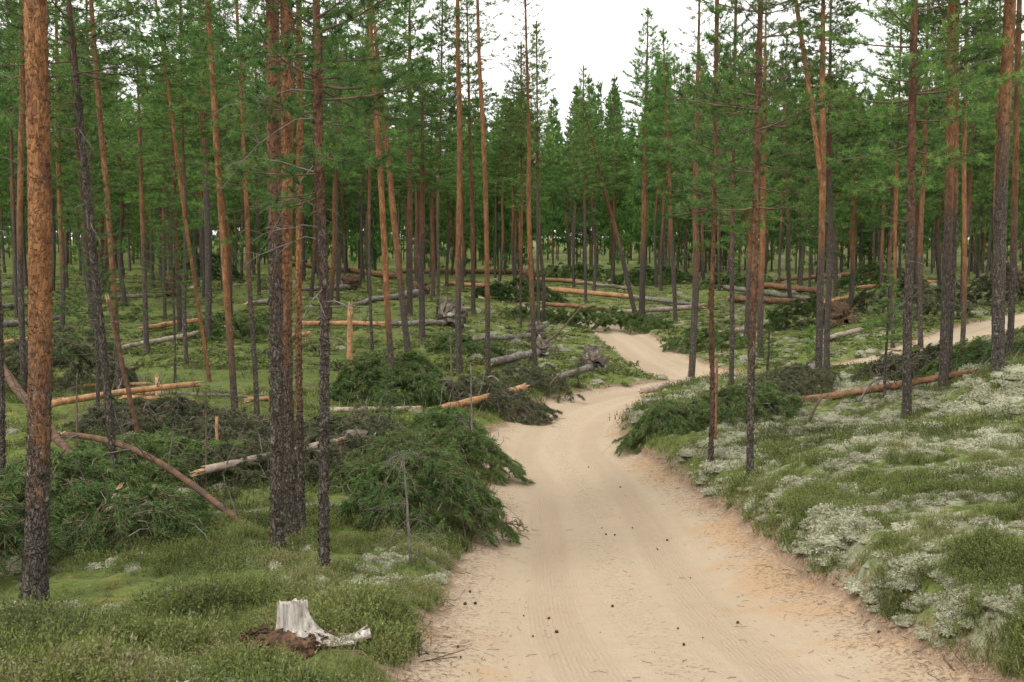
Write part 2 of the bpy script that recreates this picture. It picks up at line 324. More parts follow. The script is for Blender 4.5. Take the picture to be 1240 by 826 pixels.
A_ = {'lichen': li_, 'green': gr_, 'edge': np.clip(en_, -2, 3), 'lat': lat, 'along': al}
inr = en_[Q].mean(1) < 0.02
def sub(name, m):
    q = Q[m]; us, inv = np.unique(q, return_inverse=True)
    return mk(name, Vg[us], [inv.reshape(-1, 4)], M_GROUND, None, None, {k: a[us] for k, a in A_.items()}, True)
tag(sub('sand_road', inr), 'pale sand forest road with tyre tracks winding into the trees', 'road', kind='structure')
tag(sub('ground', ~inr), 'mossy forest floor of heath and lichen', 'ground', kind='structure')
# ------------------------------------------------------------------ crowns
def crown_mesh(seed, L, R, B, bl, bw, step=.36, dens=1.0, droop=0.0, top=.75, nb=(4, 6), fin=.22):
    r = np.random.default_rng(seed); rr = random.Random(seed)
    tp, td = [], []; lp, lr = [], []; tw, twr = [], []
    z = 0.0
    while z < L - .25:
        t = z / L; n = rr.randint(*nb); a0 = rr.random() * 6.28; n = max(3, n)
        prof = (1 - t) ** top * (.5 + .5 * min(1, t / .18))
        for k in range(n):
            if rr.random() < .14 * (1 - t) + .62 * max(0, 1 - t / .16): continue
            a = a0 + k * 6.283 / n + rr.uniform(-.35, .35); ln = max(.16, R * prof * rr.uniform(.55, 1.2))
            el = -.18 - droop - .25 * max(0, 1 - t / .2) * rr.random() + 1.0 * t ** 1.3 + rr.uniform(-.18, .18); up = rr.uniform(.15, .5) * (1 - droop * .8)
            s = np.linspace(0, 1, 6)[:, None]; dh = np.array([math.cos(a), math.sin(a), 0])
            zz = z + rr.uniform(-.12, .12) + (rr.uniform(-.5, .3) if t < .3 else 0)
            side = np.array([-dh[1], dh[0], 0]) * rr.uniform(-.2, .2)
            p = np.array([0, 0, zz]) + dh * ln * s * math.cos(el) + np.array([0, 0, 1]) * ln * (s * math.sin(el) + up * s * s * .6 - droop * .5 * s ** 2) + side * ln * s ** 2
            lp.append(p); lr.append(np.linspace(.008 + .0065 * ln, .003, 6))
            nt = max(2, int(ln / .115 * dens)); ax = nrm(p[-1] - p[0])
            tp.append(p[-1]); td.append(nrm(p[-1] - p[-2]))
            for q in range(nt):
                f = fin + (1 - fin) * (q + rr.random()) / nt; i = min(4, int(f * 5)); b = p[i] + (p[i + 1] - p[i]) * (f * 5 - i)
                sg = 1 if q % 2 else -1; w = nrm(np.cross(ax, [0, 0, 1.])); tl = ln * (1.08 - f) * rr.uniform(.25, .6) + rr.uniform(.06, .16)
                d = nrm(ax * rr.uniform(.5, 1.1) + w * sg * rr.uniform(.5, 1.0) + np.array([0, 0, rr.uniform(-.15, .45) - droop * .7]))
                e = b + d * tl; tw.append(np.stack([b, (b + e) / 2 + np.array([0, 0, -.02]), e])); twr.append([.006, .0045, .003])
                m = max(1, int(tl / .16))
                for g in range(m):
                    ff = 1 - g * .16 / max(tl, .16); pt = b + (e - b) * ff
                    if g == 0: tp.append(pt); td.append(nrm(d + np.array([0, 0, .35 - droop])))
                    else: tp.append(pt + r.normal(size=3) * .035); td.append(nrm(d + r.normal(size=3) * .6 + np.array([0, 0, .3])))
        z += step * rr.uniform(.75, 1.25)
    tp.append(np.array([0, 0, L])); td.append(np.array([0, 0, 1.]))
    tp = np.array(tp); td = np.array(td)
    V, Ft, T = blades(tp, td, B, bl, bw, .52, .13, r)
    V1, F1 = tubes(np.array(lp), np.array(lr), 4); V2, F2 = tubes(np.array(tw), np.array(twr), 3)
    return (V, Ft, T), (np.concatenate([V1, V2]), [F1[0], F2[0] + len(V1)])
def stash(name, data, mats, tint=None, smooth_=False):
    """mesh data only, to be shared by many trees"""
    o = mk(name, data[0], data[1] if isinstance(data[1], list) else [data[1]], mats, None, None, {'tint': tint} if tint is not None else None, smooth_)
    me = o.data; bpy.data.objects.remove(o); return me
CROWN = {}
def defcrown(key, *a, **k):
    c, l = crown_mesh(*a, **k); CROWN[key] = (stash('crown', c, M_NEEDLE, c[2]), stash('limb', l, M_LIMB))
for i in range(3): defcrown(('near', i), 50 + i, 8.0, 1.65, 30, .115, .0056, .42, .8, nb=(4, 6))
defcrown(('wide', 0), 61, 8.0, 2.3, 32, .12, .0062, .5, .82, top=.6)
defcrown(('small', 0), 64, 4.5, 1.05, 32, .11, .0058, .32, 1.0)
for i in range(6): defcrown(('far', i), 70 + i, 9.0, 1.95 + .15 * (i % 3), 14, .18, .0165, .38, .66, top=.75, nb=(4, 6))
defcrown(('thin', 0), 90, 8.0, 1.35, 20, .12, .0062, .34, .6, nb=(3, 4))
defcrown(('thin', 1), 91, 8.0, 1.45, 20, .12, .0062, .38, .6, nb=(3, 4))
# ------------------------------------------------------------------ trunks and trees
def trunk_mesh(H, r0, k, step, rg, rag=.05, bend=.12, flakes=0, rtop=.035, hb=None):
    n = max(6, int(H / step)); s = np.linspace(0, 1, n); z = s * H; hb = hb or H * .6
    ph = rg.random() * 6.28; m = np.sin(np.clip(z / hb, 0, 1) * math.pi) * bend * rg.uniform(-1, 1); m2 = np.sin(np.clip(z / hb, 0, 1) * 2 * math.pi) * bend * rg.uniform(-.5, .5)
    cx = m * math.cos(ph) + m2 * math.sin(ph); cy = m * math.sin(ph) - m2 * math.cos(ph)
    r = np.maximum((r0 * (1 - s * .30) if H > 4 else r0 * (1 - .2 * s)) * (1 - np.clip((s - .45) / .55, 0, 1) ** 1.3 * .9), rtop) + r0 * .36 * np.exp(-z / .14)
    th = np.arange(k) * 2 * math.pi / k
    jit = 1 + rag * (rg.random((n, k)) - .5) * 2
    V = np.stack([cx[:, None] + np.cos(th)[None] * r[:, None] * jit, cy[:, None] + np.sin(th)[None] * r[:, None] * jit, np.repeat(z[:, None], k, 1)], -1)
    V[0, :, 2] -= .25
    i = (np.arange(n - 1)[:, None] * k); j = np.arange(k)[None]; jn = (j + 1) % k
    Qd = np.stack([i + j, i + jn, i + k + jn, i + k + j], -1).reshape(-1, 4)
    V = V.reshape(-1, 3); Fs = [Qd, (n - 1) * k + np.arange(k)[None]]
    if flakes:
        zf = rg.random(flakes) ** 1.0 * min(H * .55, 8); tf = rg.random(flakes) * 6.28; rf = np.interp(zf, z, r); xf = np.interp(zf, z, cx); yf = np.interp(zf, z, cy)
        o_ = np.stack([np.cos(tf), np.sin(tf), 0 * tf], -1); tn = np.stack([-np.sin(tf), np.cos(tf), 0 * tf], -1)
        c0 = np.stack([xf, yf, zf], -1) + o_ * (rf * .985)[:, None]
        w = (.008 + .018 * rg.random(flakes))[:, None]; h = (.012 + .03 * rg.random(flakes))[:, None]; lift = (.006 + .016 * rg.random(flakes))[:, None] * np.sign(rg.random((flakes, 1)) - .15)
        up = np.array([0, 0, 1.])
        quad = np.stack([c0 - tn * w, c0 + tn * w * rg.uniform(.6, 1, (flakes, 1)), c0 + tn * w * .7 + up * h + o_ * lift, c0 - tn * w * rg.uniform(.5, 1, (flakes, 1)) + up * h * .8 + o_ * lift * .6], 1).reshape(-1, 3)
        Fs.append(len(V) + np.arange(flakes * 4).reshape(-1, 4)); V = np.concatenate([V, quad])
    return V, Fs, (z, cx, cy, r)
def dead_mesh(z0, z1, n, prof, rg, lmax):
    z, cx, cy, r = prof; pl, pr = [], []
    for _ in range(n):
        zz = z0 + (z1 - z0) * rg.random() ** .7; a = rg.random() * 6.28; ln = lmax * (.12 + .88 * rg.random() ** 2.2) * (.35 + .65 * (zz - z0) / max(.1, z1 - z0)); d = np.array([math.cos(a), math.sin(a), 0])
        s = np.linspace(0, 1, 6)[:, None]; b = np.array([np.interp(zz, z, cx), np.interp(zz, z, cy), zz]) + d * np.interp(zz, z, r) * .8
        el = rg.uniform(-.3, .45); sd = np.array([-d[1], d[0], 0]) * rg.uniform(-.35, .35)
        p = b + d * ln * s + np.array([0, 0, 1]) * ln * (el * s - rg.uniform(.1, .7) * s ** 2) + sd * ln * s ** 2 + rg.normal(size=(6, 3)) * .018 * ln
        pl.append(p); pr.append(np.linspace(.0045 + .0055 * ln, .0016, 6))
        for q in range(int(ln * 3.5)):
            i = rg.integers(1, 5); d2 = nrm(d + rg.normal(size=3) * .7 + np.array([0, 0, -.25])); l2 = ln * rg.uniform(.12, .4)
            p2 = p[i] + d2 * l2 * s + np.array([0, 0, -.3]) * l2 * s ** 2; pl.append(p2); pr.append(np.linspace(.004, .0015, 6))
    return tubes(np.array(pl), np.array(pr), 3)
def place_crown(root, key, zc, H, sxy, rg):
    cm, lm = CROWN[key]; Lc = 4.5 if key[0] == 'small' else 9.0 if key[0] == 'far' else 8.0
    rz = rg.random() * 6.28; out = []
    for nm, me in (('crown', cm), ('limb', lm)):
        o = bpy.data.objects.new(nm, me); COL.objects.link(o); o.parent = root; o.location = (0, 0, zc); o.rotation_euler = (0, 0, rz); o.scale = (sxy, sxy, (H - zc) / Lc); out.append(o)
    return out
def axis_quat(d): return Vector((0, 0, 1)).rotation_difference(Vector(d)).to_euler()
NEARXY = []
def pine(ub, vb, ut, vt, wpx, H, bark_z, tone, zc, key, sxy, label, group, dead=14, dl=1.0, name='pine_tree', seed=None):
    rg = np.random.default_rng(seed if seed is not None else int(ub * 7 + vb * 3) & 0xffff)
    b, d = gcast(ub, vb); t = P(ut, vt, b[1]); ax = nrm(t - b); r0 = wpx * .84 / 2 / F * d
    root = empty(name, b, label, 'tree', group, axis_quat(ax)); NEARXY.append(b[:2])
    nr_ = d < 21
    V, Fs, prof = trunk_mesh(H, r0, 26 if d < 14 else 14 if nr_ else 9, .05 if d < 14 else .12 if nr_ else .4, rg, .05 if nr_ else .06, .10, int(3200 * r0 / .12) if d < 14 else 900 if nr_ else 200, hb=max(zc, 2))
    mb = MB(); mb.add(V, Fs, 0)
    if dead: V, Fd = dead_mesh(max(.6, zc * .28), zc + .8, dead, prof, rg, dl); mb.add(V, Fd, 1)
    o = mb.build('trunk', [M_BARK, M_TWIG], root); o['bark_z'] = float(bark_z + (.5 if d > 15 else .2)); o['tone'] = float(tone if tone >= 1 else tone * .78)
    place_crown(root, key, zc, H, sxy, rg)
    return root, b, d, prof
GA = 'pines standing around the clearing and road'
N0, N1, N2, W0, S0 = ('near', 0), ('near', 1), ('near', 2), ('wide', 0), ('small', 0)
TREES = [
 (42,730,37,0,33,19,1.5,1.0,9.5,N0,1.1,'thick orange flaky pine trunk nearest the viewer, at the far left edge',0,.35),
 (142,612,85,20,11,11,6,.15,5.6,N1,1.0,'slim dark leaning pine right beside the thick orange pine',16,1.1),
 (146,484,129,255,9,15,1.2,.6,6.8,N2,.72,'grey-orange pine behind the slim dark leaning pine, crossed by the leaning dead pole',16,.9),
 (178,428,170,190,8,10.4,3.0,.6,5.4,N0,.8,'straight grey-footed pine in the clearing next to the brown root clump',14,1.0),
 (200,386,199,250,5,11,2.5,.4,5.8,('far',0),.9,'thin pine just in front of the round brown root clump',8,.9),
 (226,441,222,210,6,11.5,4.5,.4,6.2,('far',1),.9,'slim grey pine left of the leaning orange pine in the green clearing',10,.9),
 (254,462,226,265,5.5,14,-1,.9,7.5,('far',2),.8,'slim orange pine leaning left in the green clearing',8,.6),
 (252,413,249,290,9.5,17,6.0,.5,7.5,('far',3),1.0,'stout all-grey pine behind the slim orange leaning pine',12,1.0),
 (285,503,255,60,10,14.5,.9,1.0,8.2,N1,.9,'bright orange pine leaning slightly left at the edge of the brush piles',10,.8),
 (311,505,300,280,7.5,11,2.6,.8,4.2,N2,.85,'slender greyish pine with low green branches beside the bright orange pine',12,.9),
 (336,668,330,0,20,16,3.2,.5,6.9,N0,1.15,'frontmost and thickest trunk of the tight trio of dark pines',14,.9),
 (355,655,347,0,18,16,2.0,.75,6.7,N1,1.1,'middle trunk of the tight trio of dark pines, redder above',14,.9),
 (366,640,363,150,9.5,11,1.6,.8,5.0,N2,.85,'thinnest and rearmost trunk of the tight trio of pines',12,.9),
 (393,700,383,0,14.5,9.5,3.0,.2,3.9,W0,.72,'slim dark young pine with low branches, right of the tight trio',26,1.3),
 (478,491,455,130,9.5,14,1.3,.95,6.6,N0,.95,'orange pine in the green fallen crown by the upright broken pole',12,.9),
 (495,438,481,300,9.5,14,2.2,.75,6.8,N1,.9,'orange pine with grey foot leaning left across another orange pine',10,.9),
 (451,426,449,290,4.5,13,3.5,.5,6.5,('far',4),.7,'very thin grey pine just past the upright broken pole',8,.7),
 (496,383,496,265,8.5,17,2.5,.4,7.5,('far',5),1.0,'brown-topped grey pine behind the left-leaning orange pine',10,1.0),
 (556,453,554,0,9,17.5,2.4,.7,9.6,('thin',0),1.0,'tallest straight pine with a bare stem against the white sky',20,1.2),
 (591,457,579,30,7.5,16.5,2.0,.8,9.4,('thin',1),.95,'second tall bare pine just to the right of the tallest one',16,1.1),
 (573,381,569,180,6.5,16,2.0,.6,8,('far',1),.9,'slim reddish pine seen between the two tall bare pines',12,1.1),
 (529,392,531,280,4.5,14,3.5,.3,7,('far',2),.8,'thin grey pine close to the left of the tallest bare pine',8,.9),
 (648,453,640,150,7.5,13.5,2.0,.85,7.4,('thin',0),.8,'orange pine rising beside the dark fallen trunk and its roots',16,1.0),
 (653,399,652,290,4.5,14,6,.3,7,('far',0),.7,'thin grey pine behind the orange pine by the dark fallen trunk',8,.8),
 (631,396,631,300,3.5,13,2.0,.5,7,('far',3),.6,'thinnest brown pine left of the orange pine by the roots',6,.8),
 (773,396,712,150,7,11.8,3.4,.5,6.8,('far',4),.8,'orange pine leaning strongly left above the upper road',10,1.0),
 (777,383,781,190,9,17,3.2,.6,7.6,('far',5),1.0,'upright reddish pine crossing the strongly leaning pine above the upper road',12,1.1),
 (818,391,811,225,6.5,15,4.0,.8,6.9,('far',2),.9,'pine with a grey foot and orange stem beyond the upper road bank',10,.9),
 (709,366,708,260,4.5,15,5.0,.3,7.5,('far',1),.8,'thin grey pine in front of the long orange log above the road',8,.9),
 (837,468,847,0,10,14.5,3.4,.5,5.8,('thin',1),1.05,'grey pine at the end of the pale log where the road bends',18,1.1),
 (860,563,866,160,7,7.8,.2,.12,3.7,S0,.9,'thin dark red-brown pine at the road edge beside the pale stake',10,.6),
 (884,496,887,285,7.5,9.5,3.4,.4,4.4,S0,1.1,'grey pine with twiggy crown behind the thin red-brown pine',18,.9),
 (908,579,921,0,10.5,11.5,1.4,.25,4.0,N0,.85,'dark red pine on the lichen bank above the road, nearest on that side',14,1.0),
 (921,432,925,180,9,15,2.0,.9,6.4,N1,.9,'orange-stemmed pine standing behind the dark red pine',12,.9),
 (1001,456,1003,280,9,12,5.0,.4,5.6,('far',0),.9,'grey pine touching the forked pine from behind',10,.9),
 (1098,506,1107,20,13,12.5,3.0,.35,4.6,W0,.95,'brown pine with long drooping green branches on the lichen bank',22,1.5),
 (1081,421,1086,230,5.5,14,1.3,.95,7.0,('far',3),.8,'thin bright orange pine beside the young green pine',8,.9),
 (1115,423,1120,180,7.5,14.5,2.6,.6,6.6,('far',4),.9,'straight brown pine between the two big bank pines',12,1.0),
 (1142,473,1151,50,13.5,13.5,3.0,.75,6.2,N2,1.0,'big pine on the lichen bank with grey foot and orange stem',18,1.3),
 (1147,462,1158,60,9,13.5,3.2,.8,6.4,N0,.85,'orange pine half hidden by the big grey-footed bank pine',12,1.1),
 (1165,432,1168,200,7,14,1.0,.95,7.0,('far',5),.8,'slender orange pine standing against the sand of the second road',10,.9),
 (1208,451,1224,0,18,15.5,3.6,.75,7.2,N1,1.1,'thickest grey-footed pine at the far right of the bank',16,1.3),
 (1222,438,1234,20,9.5,14,2.2,.6,7.0,N2,.85,'thinner pine close to the right of the thickest bank pine',14,1.2),
 (1203,382,1207,200,7,15,.8,.9,7.2,('far',2),.85,'orange pine showing behind the thickest bank pine',10,1.0),
 (30,482,27,120,9,16,3.2,.75,7.0,N2,1.0,'pine half hidden behind the thick orange pine at the far left',14,1.0),
 (75,402,72,235,7.5,16,2.0,.8,6.8,('far',3),.95,'orange pine in the clearing between the thick orange pine and slim dark pine',12,1.0),
 (20,386,16,250,5,15,4.0,.4,7,('far',5),.85,'thin grey pine near the end of the dark logs at the far left',8,.9),
 (3,640,-4,300,7,12,8.0,.2,6.5,N1,.9,'thin dark pine cut by the left picture edge',10,1.0),
 (116,398,112,260,6.5,15,3.0,.5,7,('far',1),.9,'grey pine behind the young pine with loose low foliage',10,1.0),
 (270,352,268,240,5,15,3,.6,7,('far',4),.8,'slim pine behind the bright orange pine, beyond the grey logs',8,.9),
 (409,372,408,250,5,15,5,.4,7,('far',0),.8,'grey pine between the dark root end and the upright broken pole',8,.9),
 (957,366,952,215,6.5,15,4.0,.5,6.5,('far',2),.85,'grey pine left of the forked pine beyond the crossed logs',10,1.0),
 (1012,358,1016,210,6.5,15,3.0,.4,6.5,('far',1),.85,'grey pine to the right of the forked pine beyond the crossed logs',10,1.0),
]
for T in TREES: pine(*T[:12], GA, T[12], T[13])
# forked pine
root, b, d, prof = pine(991, 468, 997, 0, 10.5, 14, 3.0, .9, 8.0, N1, .85, 'forked pine on the bank with two orange stems from one grey foot', GA, 12, 1.1)
rg = np.random.default_rng(5)
V, Fs, pr2 = trunk_mesh(8.5, .066, 12, .15, rg, .05, .05, 120); fz = (468 - 215) / F * d
tp_ = P(976, 60, b[1]) - P(991, 215, b[1]); st = empty('second_stem', (-.02, 0, fz), None, None, None); st.parent = root; V = V.copy()
st.rotation_euler = axis_quat(nrm(np.array([-.16, .02, 1.0])))
bpy.data.objects.remove(st)
st = mk('second_stem', V, Fs, M_BARK, root); st.location = (0.0, 0, fz); st.rotation_euler = axis_quat(nrm(np.array([-.15, .03, 1.0]))); st['bark_z'] = -2.0; st['tone'] = .95
cm, lm = CROWN[N2]
for nm, me in (('crown', cm), ('limb', lm)):
    o = bpy.data.objects.new(nm, me); COL.objects.link(o); o.parent = st if nm == 'crown' else st; o.location = (0, 0, 3.6); o.scale = (.8, .8, .58)
# ------------------------------------------------------------------ forest behind: prototype pines, then copies
def proto(i):
    rg = np.random.default_rng(900 + i); H = 16.0
    V, Fs, prof = trunk_mesh(H, .125, 7, .8, rg, .05, .22, 0, hb=6); zc = 3.6 + .5 * (i % 4)
    mb = MB(); mb.add(V, Fs, 0); V, Fs = dead_mesh(1.6, zc + 1.2, 24, prof, rg, 1.5); mb.add(V, Fs, 1); o = mb.build('trunk', [M_BARK, M_TWIG]); tr = o.data; bpy.data.objects.remove(o); dm = None
    return tr, dm, zc
PROTO = [proto(i) for i in range(8)]
def copy_pine(x, y, H, i, lean, label, group):
    tr, dm, zc = PROTO[i % 8]; cm, lm = CROWN[('far', i % 6)]; k = H / 16.0; sx = random.uniform(.8, 1.15); rz = random.random() * 6.28
    root = empty('pine_tree', (x, y, float(ground_h(x, y))), label, 'tree', group, (lean[0], lean[1], rz)); kk = k if k > .9 else .9
    bz = random.uniform(1.5, 6.5); tone = random.uniform(.0, .75); up = random.uniform(-.3, 2.6) + (1.4 if -.1 < x / y < .2 and y > 60 else 0)
    for nm, me in (('trunk', tr), ('crown', cm), ('limb', lm)):
        o = bpy.data.objects.new(nm, me); COL.objects.link(o); o.parent = root
        if nm in ('crown', 'limb'): o.location = (0, 0, zc + up - .4); o.rotation_euler = (0, 0, rz * 2); o.scale = (sx, sx, (H - zc - up + .4) / 9.0)
        else: o.scale = (sx * .9 if nm == 'trunk' else 1, sx * .9 if nm == 'trunk' else 1, k if nm == 'trunk' else 1)
        if nm == 'trunk': o['bark_z'] = bz; o['tone'] = tone
    return root
pu = [-300, 0, 60, 110, 150, 185, 230, 300, 450, 490, 530, 600, 650, 700, 750, 785, 830, 900, 1000, 1060, 1120, 1240, 1500]
pv = [0, -40, -20, 30, 75, 65, 0, -40, 30, 100, 105, 95, 100, 85, 72, 40, 50, 15, 60, 95, 40, -10, -20]
def top_h(x, y, zg, dv):
    u = 620 + F * x / y; vt = np.interp(u, pu, pv) + dv; return float(np.clip(P(u, vt, y)[2] - zg, 10.5, 20.5))
placed = [np.array(q) for q in NEARXY]
def scatter(n, d0, d1, gap, clear):
    out = []; tries = 0
    while len(out) < n and tries < n * 60:
        tries += 1; y = math.sqrt(random.uniform(d0 * d0, d1 * d1)); x = random.uniform(-.56, .56) * y
        if any((x - q[0]) ** 2 + (y - q[1]) ** 2 < gap * gap for q in placed[-400:]): continue
        if road_sd([x], [y])[3][0] < 1.3: continue
        a = x / y
        if y < clear and -.13 < a < .16 and random.random() < .75: continue
        placed.append(np.array([x, y])); out.append((x, y))
    return out
LAB = [(-.11, 'slim pine in the dense stand beyond the green clearing', 'pines beyond the green clearing'),
       (.14, 'slim pine in the dense stand beyond the upper road', 'pines beyond the upper road'),
       (9, 'slim pine in the dense stand beyond the lichen bank and second road', 'pines beyond the lichen bank')]
spots = scatter(40, 37, 62, 2.9, 68) + scatter(150, 62, 100, 2.5, 74)
for i, (x, y) in enumerate(spots):
    zg = float(ground_h(x, y)); a = x / y; lb = next(l for l in LAB if a < l[0])
    copy_pine(x, y, top_h(x, y, zg, abs(random.gauss(0, 45)) + 4), i, (random.gauss(0, .025), random.gauss(0, .025)), lb[1], lb[2])
# far forest, uncountable: one mass
def far_mass():
    r = np.random.default_rng(77); tv, tf, n = [], [], 0; var = []
    for i in range(5):
        (V, Ft, T), _ = crown_mesh(300 + i, 9.0, 2.2, 6, .42, .055, .5, .34, top=.7); var.append((V, T))
    CV, CT, TV, TQ = [], [], [], []; nt = 0; th = np.arange(5) * 1.2566
    for k in range(820):
        y = r.uniform(97, 270); x = r.uniform(-.60, .60) * y; zg = float(base_h(x, y)); H = top_h(x, y, zg, abs(r.normal(0, 40)) + 14); zc = r.uniform(3, 6) if r.random() < .35 else r.uniform(.3, 3)
        V, T = var[k % 5]; a = r.random() * 6.28; c, s = math.cos(a), math.sin(a)
        q = V * np.array([1, 1, (H - zc) / 9.0]); q = np.stack([q[:, 0] * c - q[:, 1] * s, q[:, 0] * s + q[:, 1] * c, q[:, 2]], -1) + np.array([x, y, zg + zc]); CV.append(q); CT.append(np.clip(T * .7 + r.random() * .3, 0, 1))
        rr_ = np.array([.11, .09, .03]) * r.uniform(.7, 1.2)
        ring = np.stack([np.stack([x + np.cos(th) * q_, y + np.sin(th) * q_, np.full(5, zg + z_)], -1) for q_, z_ in zip(rr_, (-.4, zc, H - .5))]).reshape(-1, 3)
        i = np.array([0, 5])[:, None]; j = np.arange(5)[None]; jn = (j + 1) % 5
        TQ.append(np.stack([i + j, i + jn, i + 5 + jn, i + 5 + j], -1).reshape(-1, 4) + nt); TV.append(ring); nt += 15
    CV = np.concatenate(CV); TV = np.concatenate(TV); CT = np.concatenate(CT)
    o = mk('far_forest', np.concatenate([CV, TV]), [np.arange(len(CV)).reshape(-1, 3), np.concatenate(TQ) + len(CV)], [M_NEEDLE, M_BARK], None, [0, 1], {'tint': np.concatenate([CT, np.full(len(TV), .5)])})
    o['bark_z'] = 5.0; o['tone'] = .4
    tag(o, 'distant pine forest closing the view behind everything', 'forest', kind='stuff')
far_mass()
# ------------------------------------------------------------------ fallen trees, logs, root plates
GF = 'windthrown pines and logs'
def log_path(p0, p1, n, sag=0, lift=(0, 0), curve=0, r=(.1, .1), arch=0):
    s = np.linspace(0, 1, n)[:, None]; p = p0 + (p1 - p0) * s; dirn = nrm(p1 - p0); sd = nrm(np.cross(dirn, [0, 0, 1.]))
    p = p + sd * (curve * np.sin(s * math.pi)); g0 = ground_h(p[:, 0], p[:, 1]); lin = g0[0] + (g0[-1] - g0[0]) * s[:, 0]
    zz = np.maximum(lin, g0 * .6 + lin * .4)
    p[:, 2] = zz + np.interp(s[:, 0], [0, 1], r) * .75 + np.interp(s[:, 0], [0, 1], lift) + arch * np.sin(s[:, 0] * math.pi); return p
def rnd_tube(path, rad, k, rg, rag=.06):
    V, Fs = tubes(path[None], np.asarray(rad)[None], k, cap=True); V = V + rg.normal(size=V.shape) * np.repeat(rad, k)[:, None] * rag; return V, Fs
def splinter(p, d, r, rg, n=12):
    """torn wood fibres on a broken end"""
    pl, pr = [], []
    for _ in range(n):
        a = nrm(np.cross(d, rg.normal(size=3))); b = p + a * r * rg.random() * .8 - d * .05; e = b + d * r * rg.uniform(.8, 4) + a * r * .4; pl.append(np.stack([b, (b + e) / 2, e])); pr.append([r * .34, r * .24, r * .05])
    return tubes(np.array(pl), np.array(pr), 4)
def root_plate(c, axis, R, rg, name, parent, mat=None, nroots=44):
    """upturned disc of soil with roots splaying from it"""
    axis = nrm(np.asarray(axis, float)); a = nrm(np.cross(axis, [0, 0, 1.])); b = np.cross(a, axis); mb = MB()
    nu, nv = 28, 10; th = np.linspace(0, 2 * math.pi, nu, endpoint=False); rim = R * (.75 + .45 * rg.random(nu)); rim = rim * .85 + .12 * R * np.cos(3 * th + rg.random() * 6) + .12 * R * np.cos(5 * th + rg.random() * 6)
    prof = [(-.02, -.42), (.35, -.40), (.7, -.24), (.95, -.08), (1, .05), (.8, .16), (.5, .22), (.02, .26)]
    V = np.array([[c + a * math.cos(t) * rim[i] * q + b * math.sin(t) * rim[i] * q + axis * R * (h + .16 * (rg.random() - .5)) for i, t in enumerate(th)] for q, h in prof]).reshape(-1, 3)
    V = V + rg.normal(size=V.shape) * R * .075; n = len(prof)
    i = (np.arange(n - 1)[:, None] * nu); j = np.arange(nu)[None]; jn = (j + 1) % nu
    mb.add(V, np.stack([i + j, i + jn, i + nu + jn, i + nu + j], -1).reshape(-1, 4), 0)
    pl, pr = [], []
    for _ in range(nroots):
        t = rg.random() * 6.28; o_ = a * math.cos(t) + b * math.sin(t); p0 = c + o_ * R * .35; ln = R * rg.uniform(.5, 1.15); s = np.linspace(0, 1, 6)[:, None]
        pl.append(p0 + o_ * ln * s + axis * R * (rg.uniform(-.35, .3) * s) + rg.normal(size=(6, 3)) * R * .06 + np.array([0, 0, -.25 * R]) * s ** 2); pr.append(np.linspace(.045 * R, .007 * R, 6))
    V, Fs = tubes(np.array(pl), np.array(pr), 5); mb.add(V, Fs, 0)
    return mb.build(name, [mat or M_ROOT], parent)
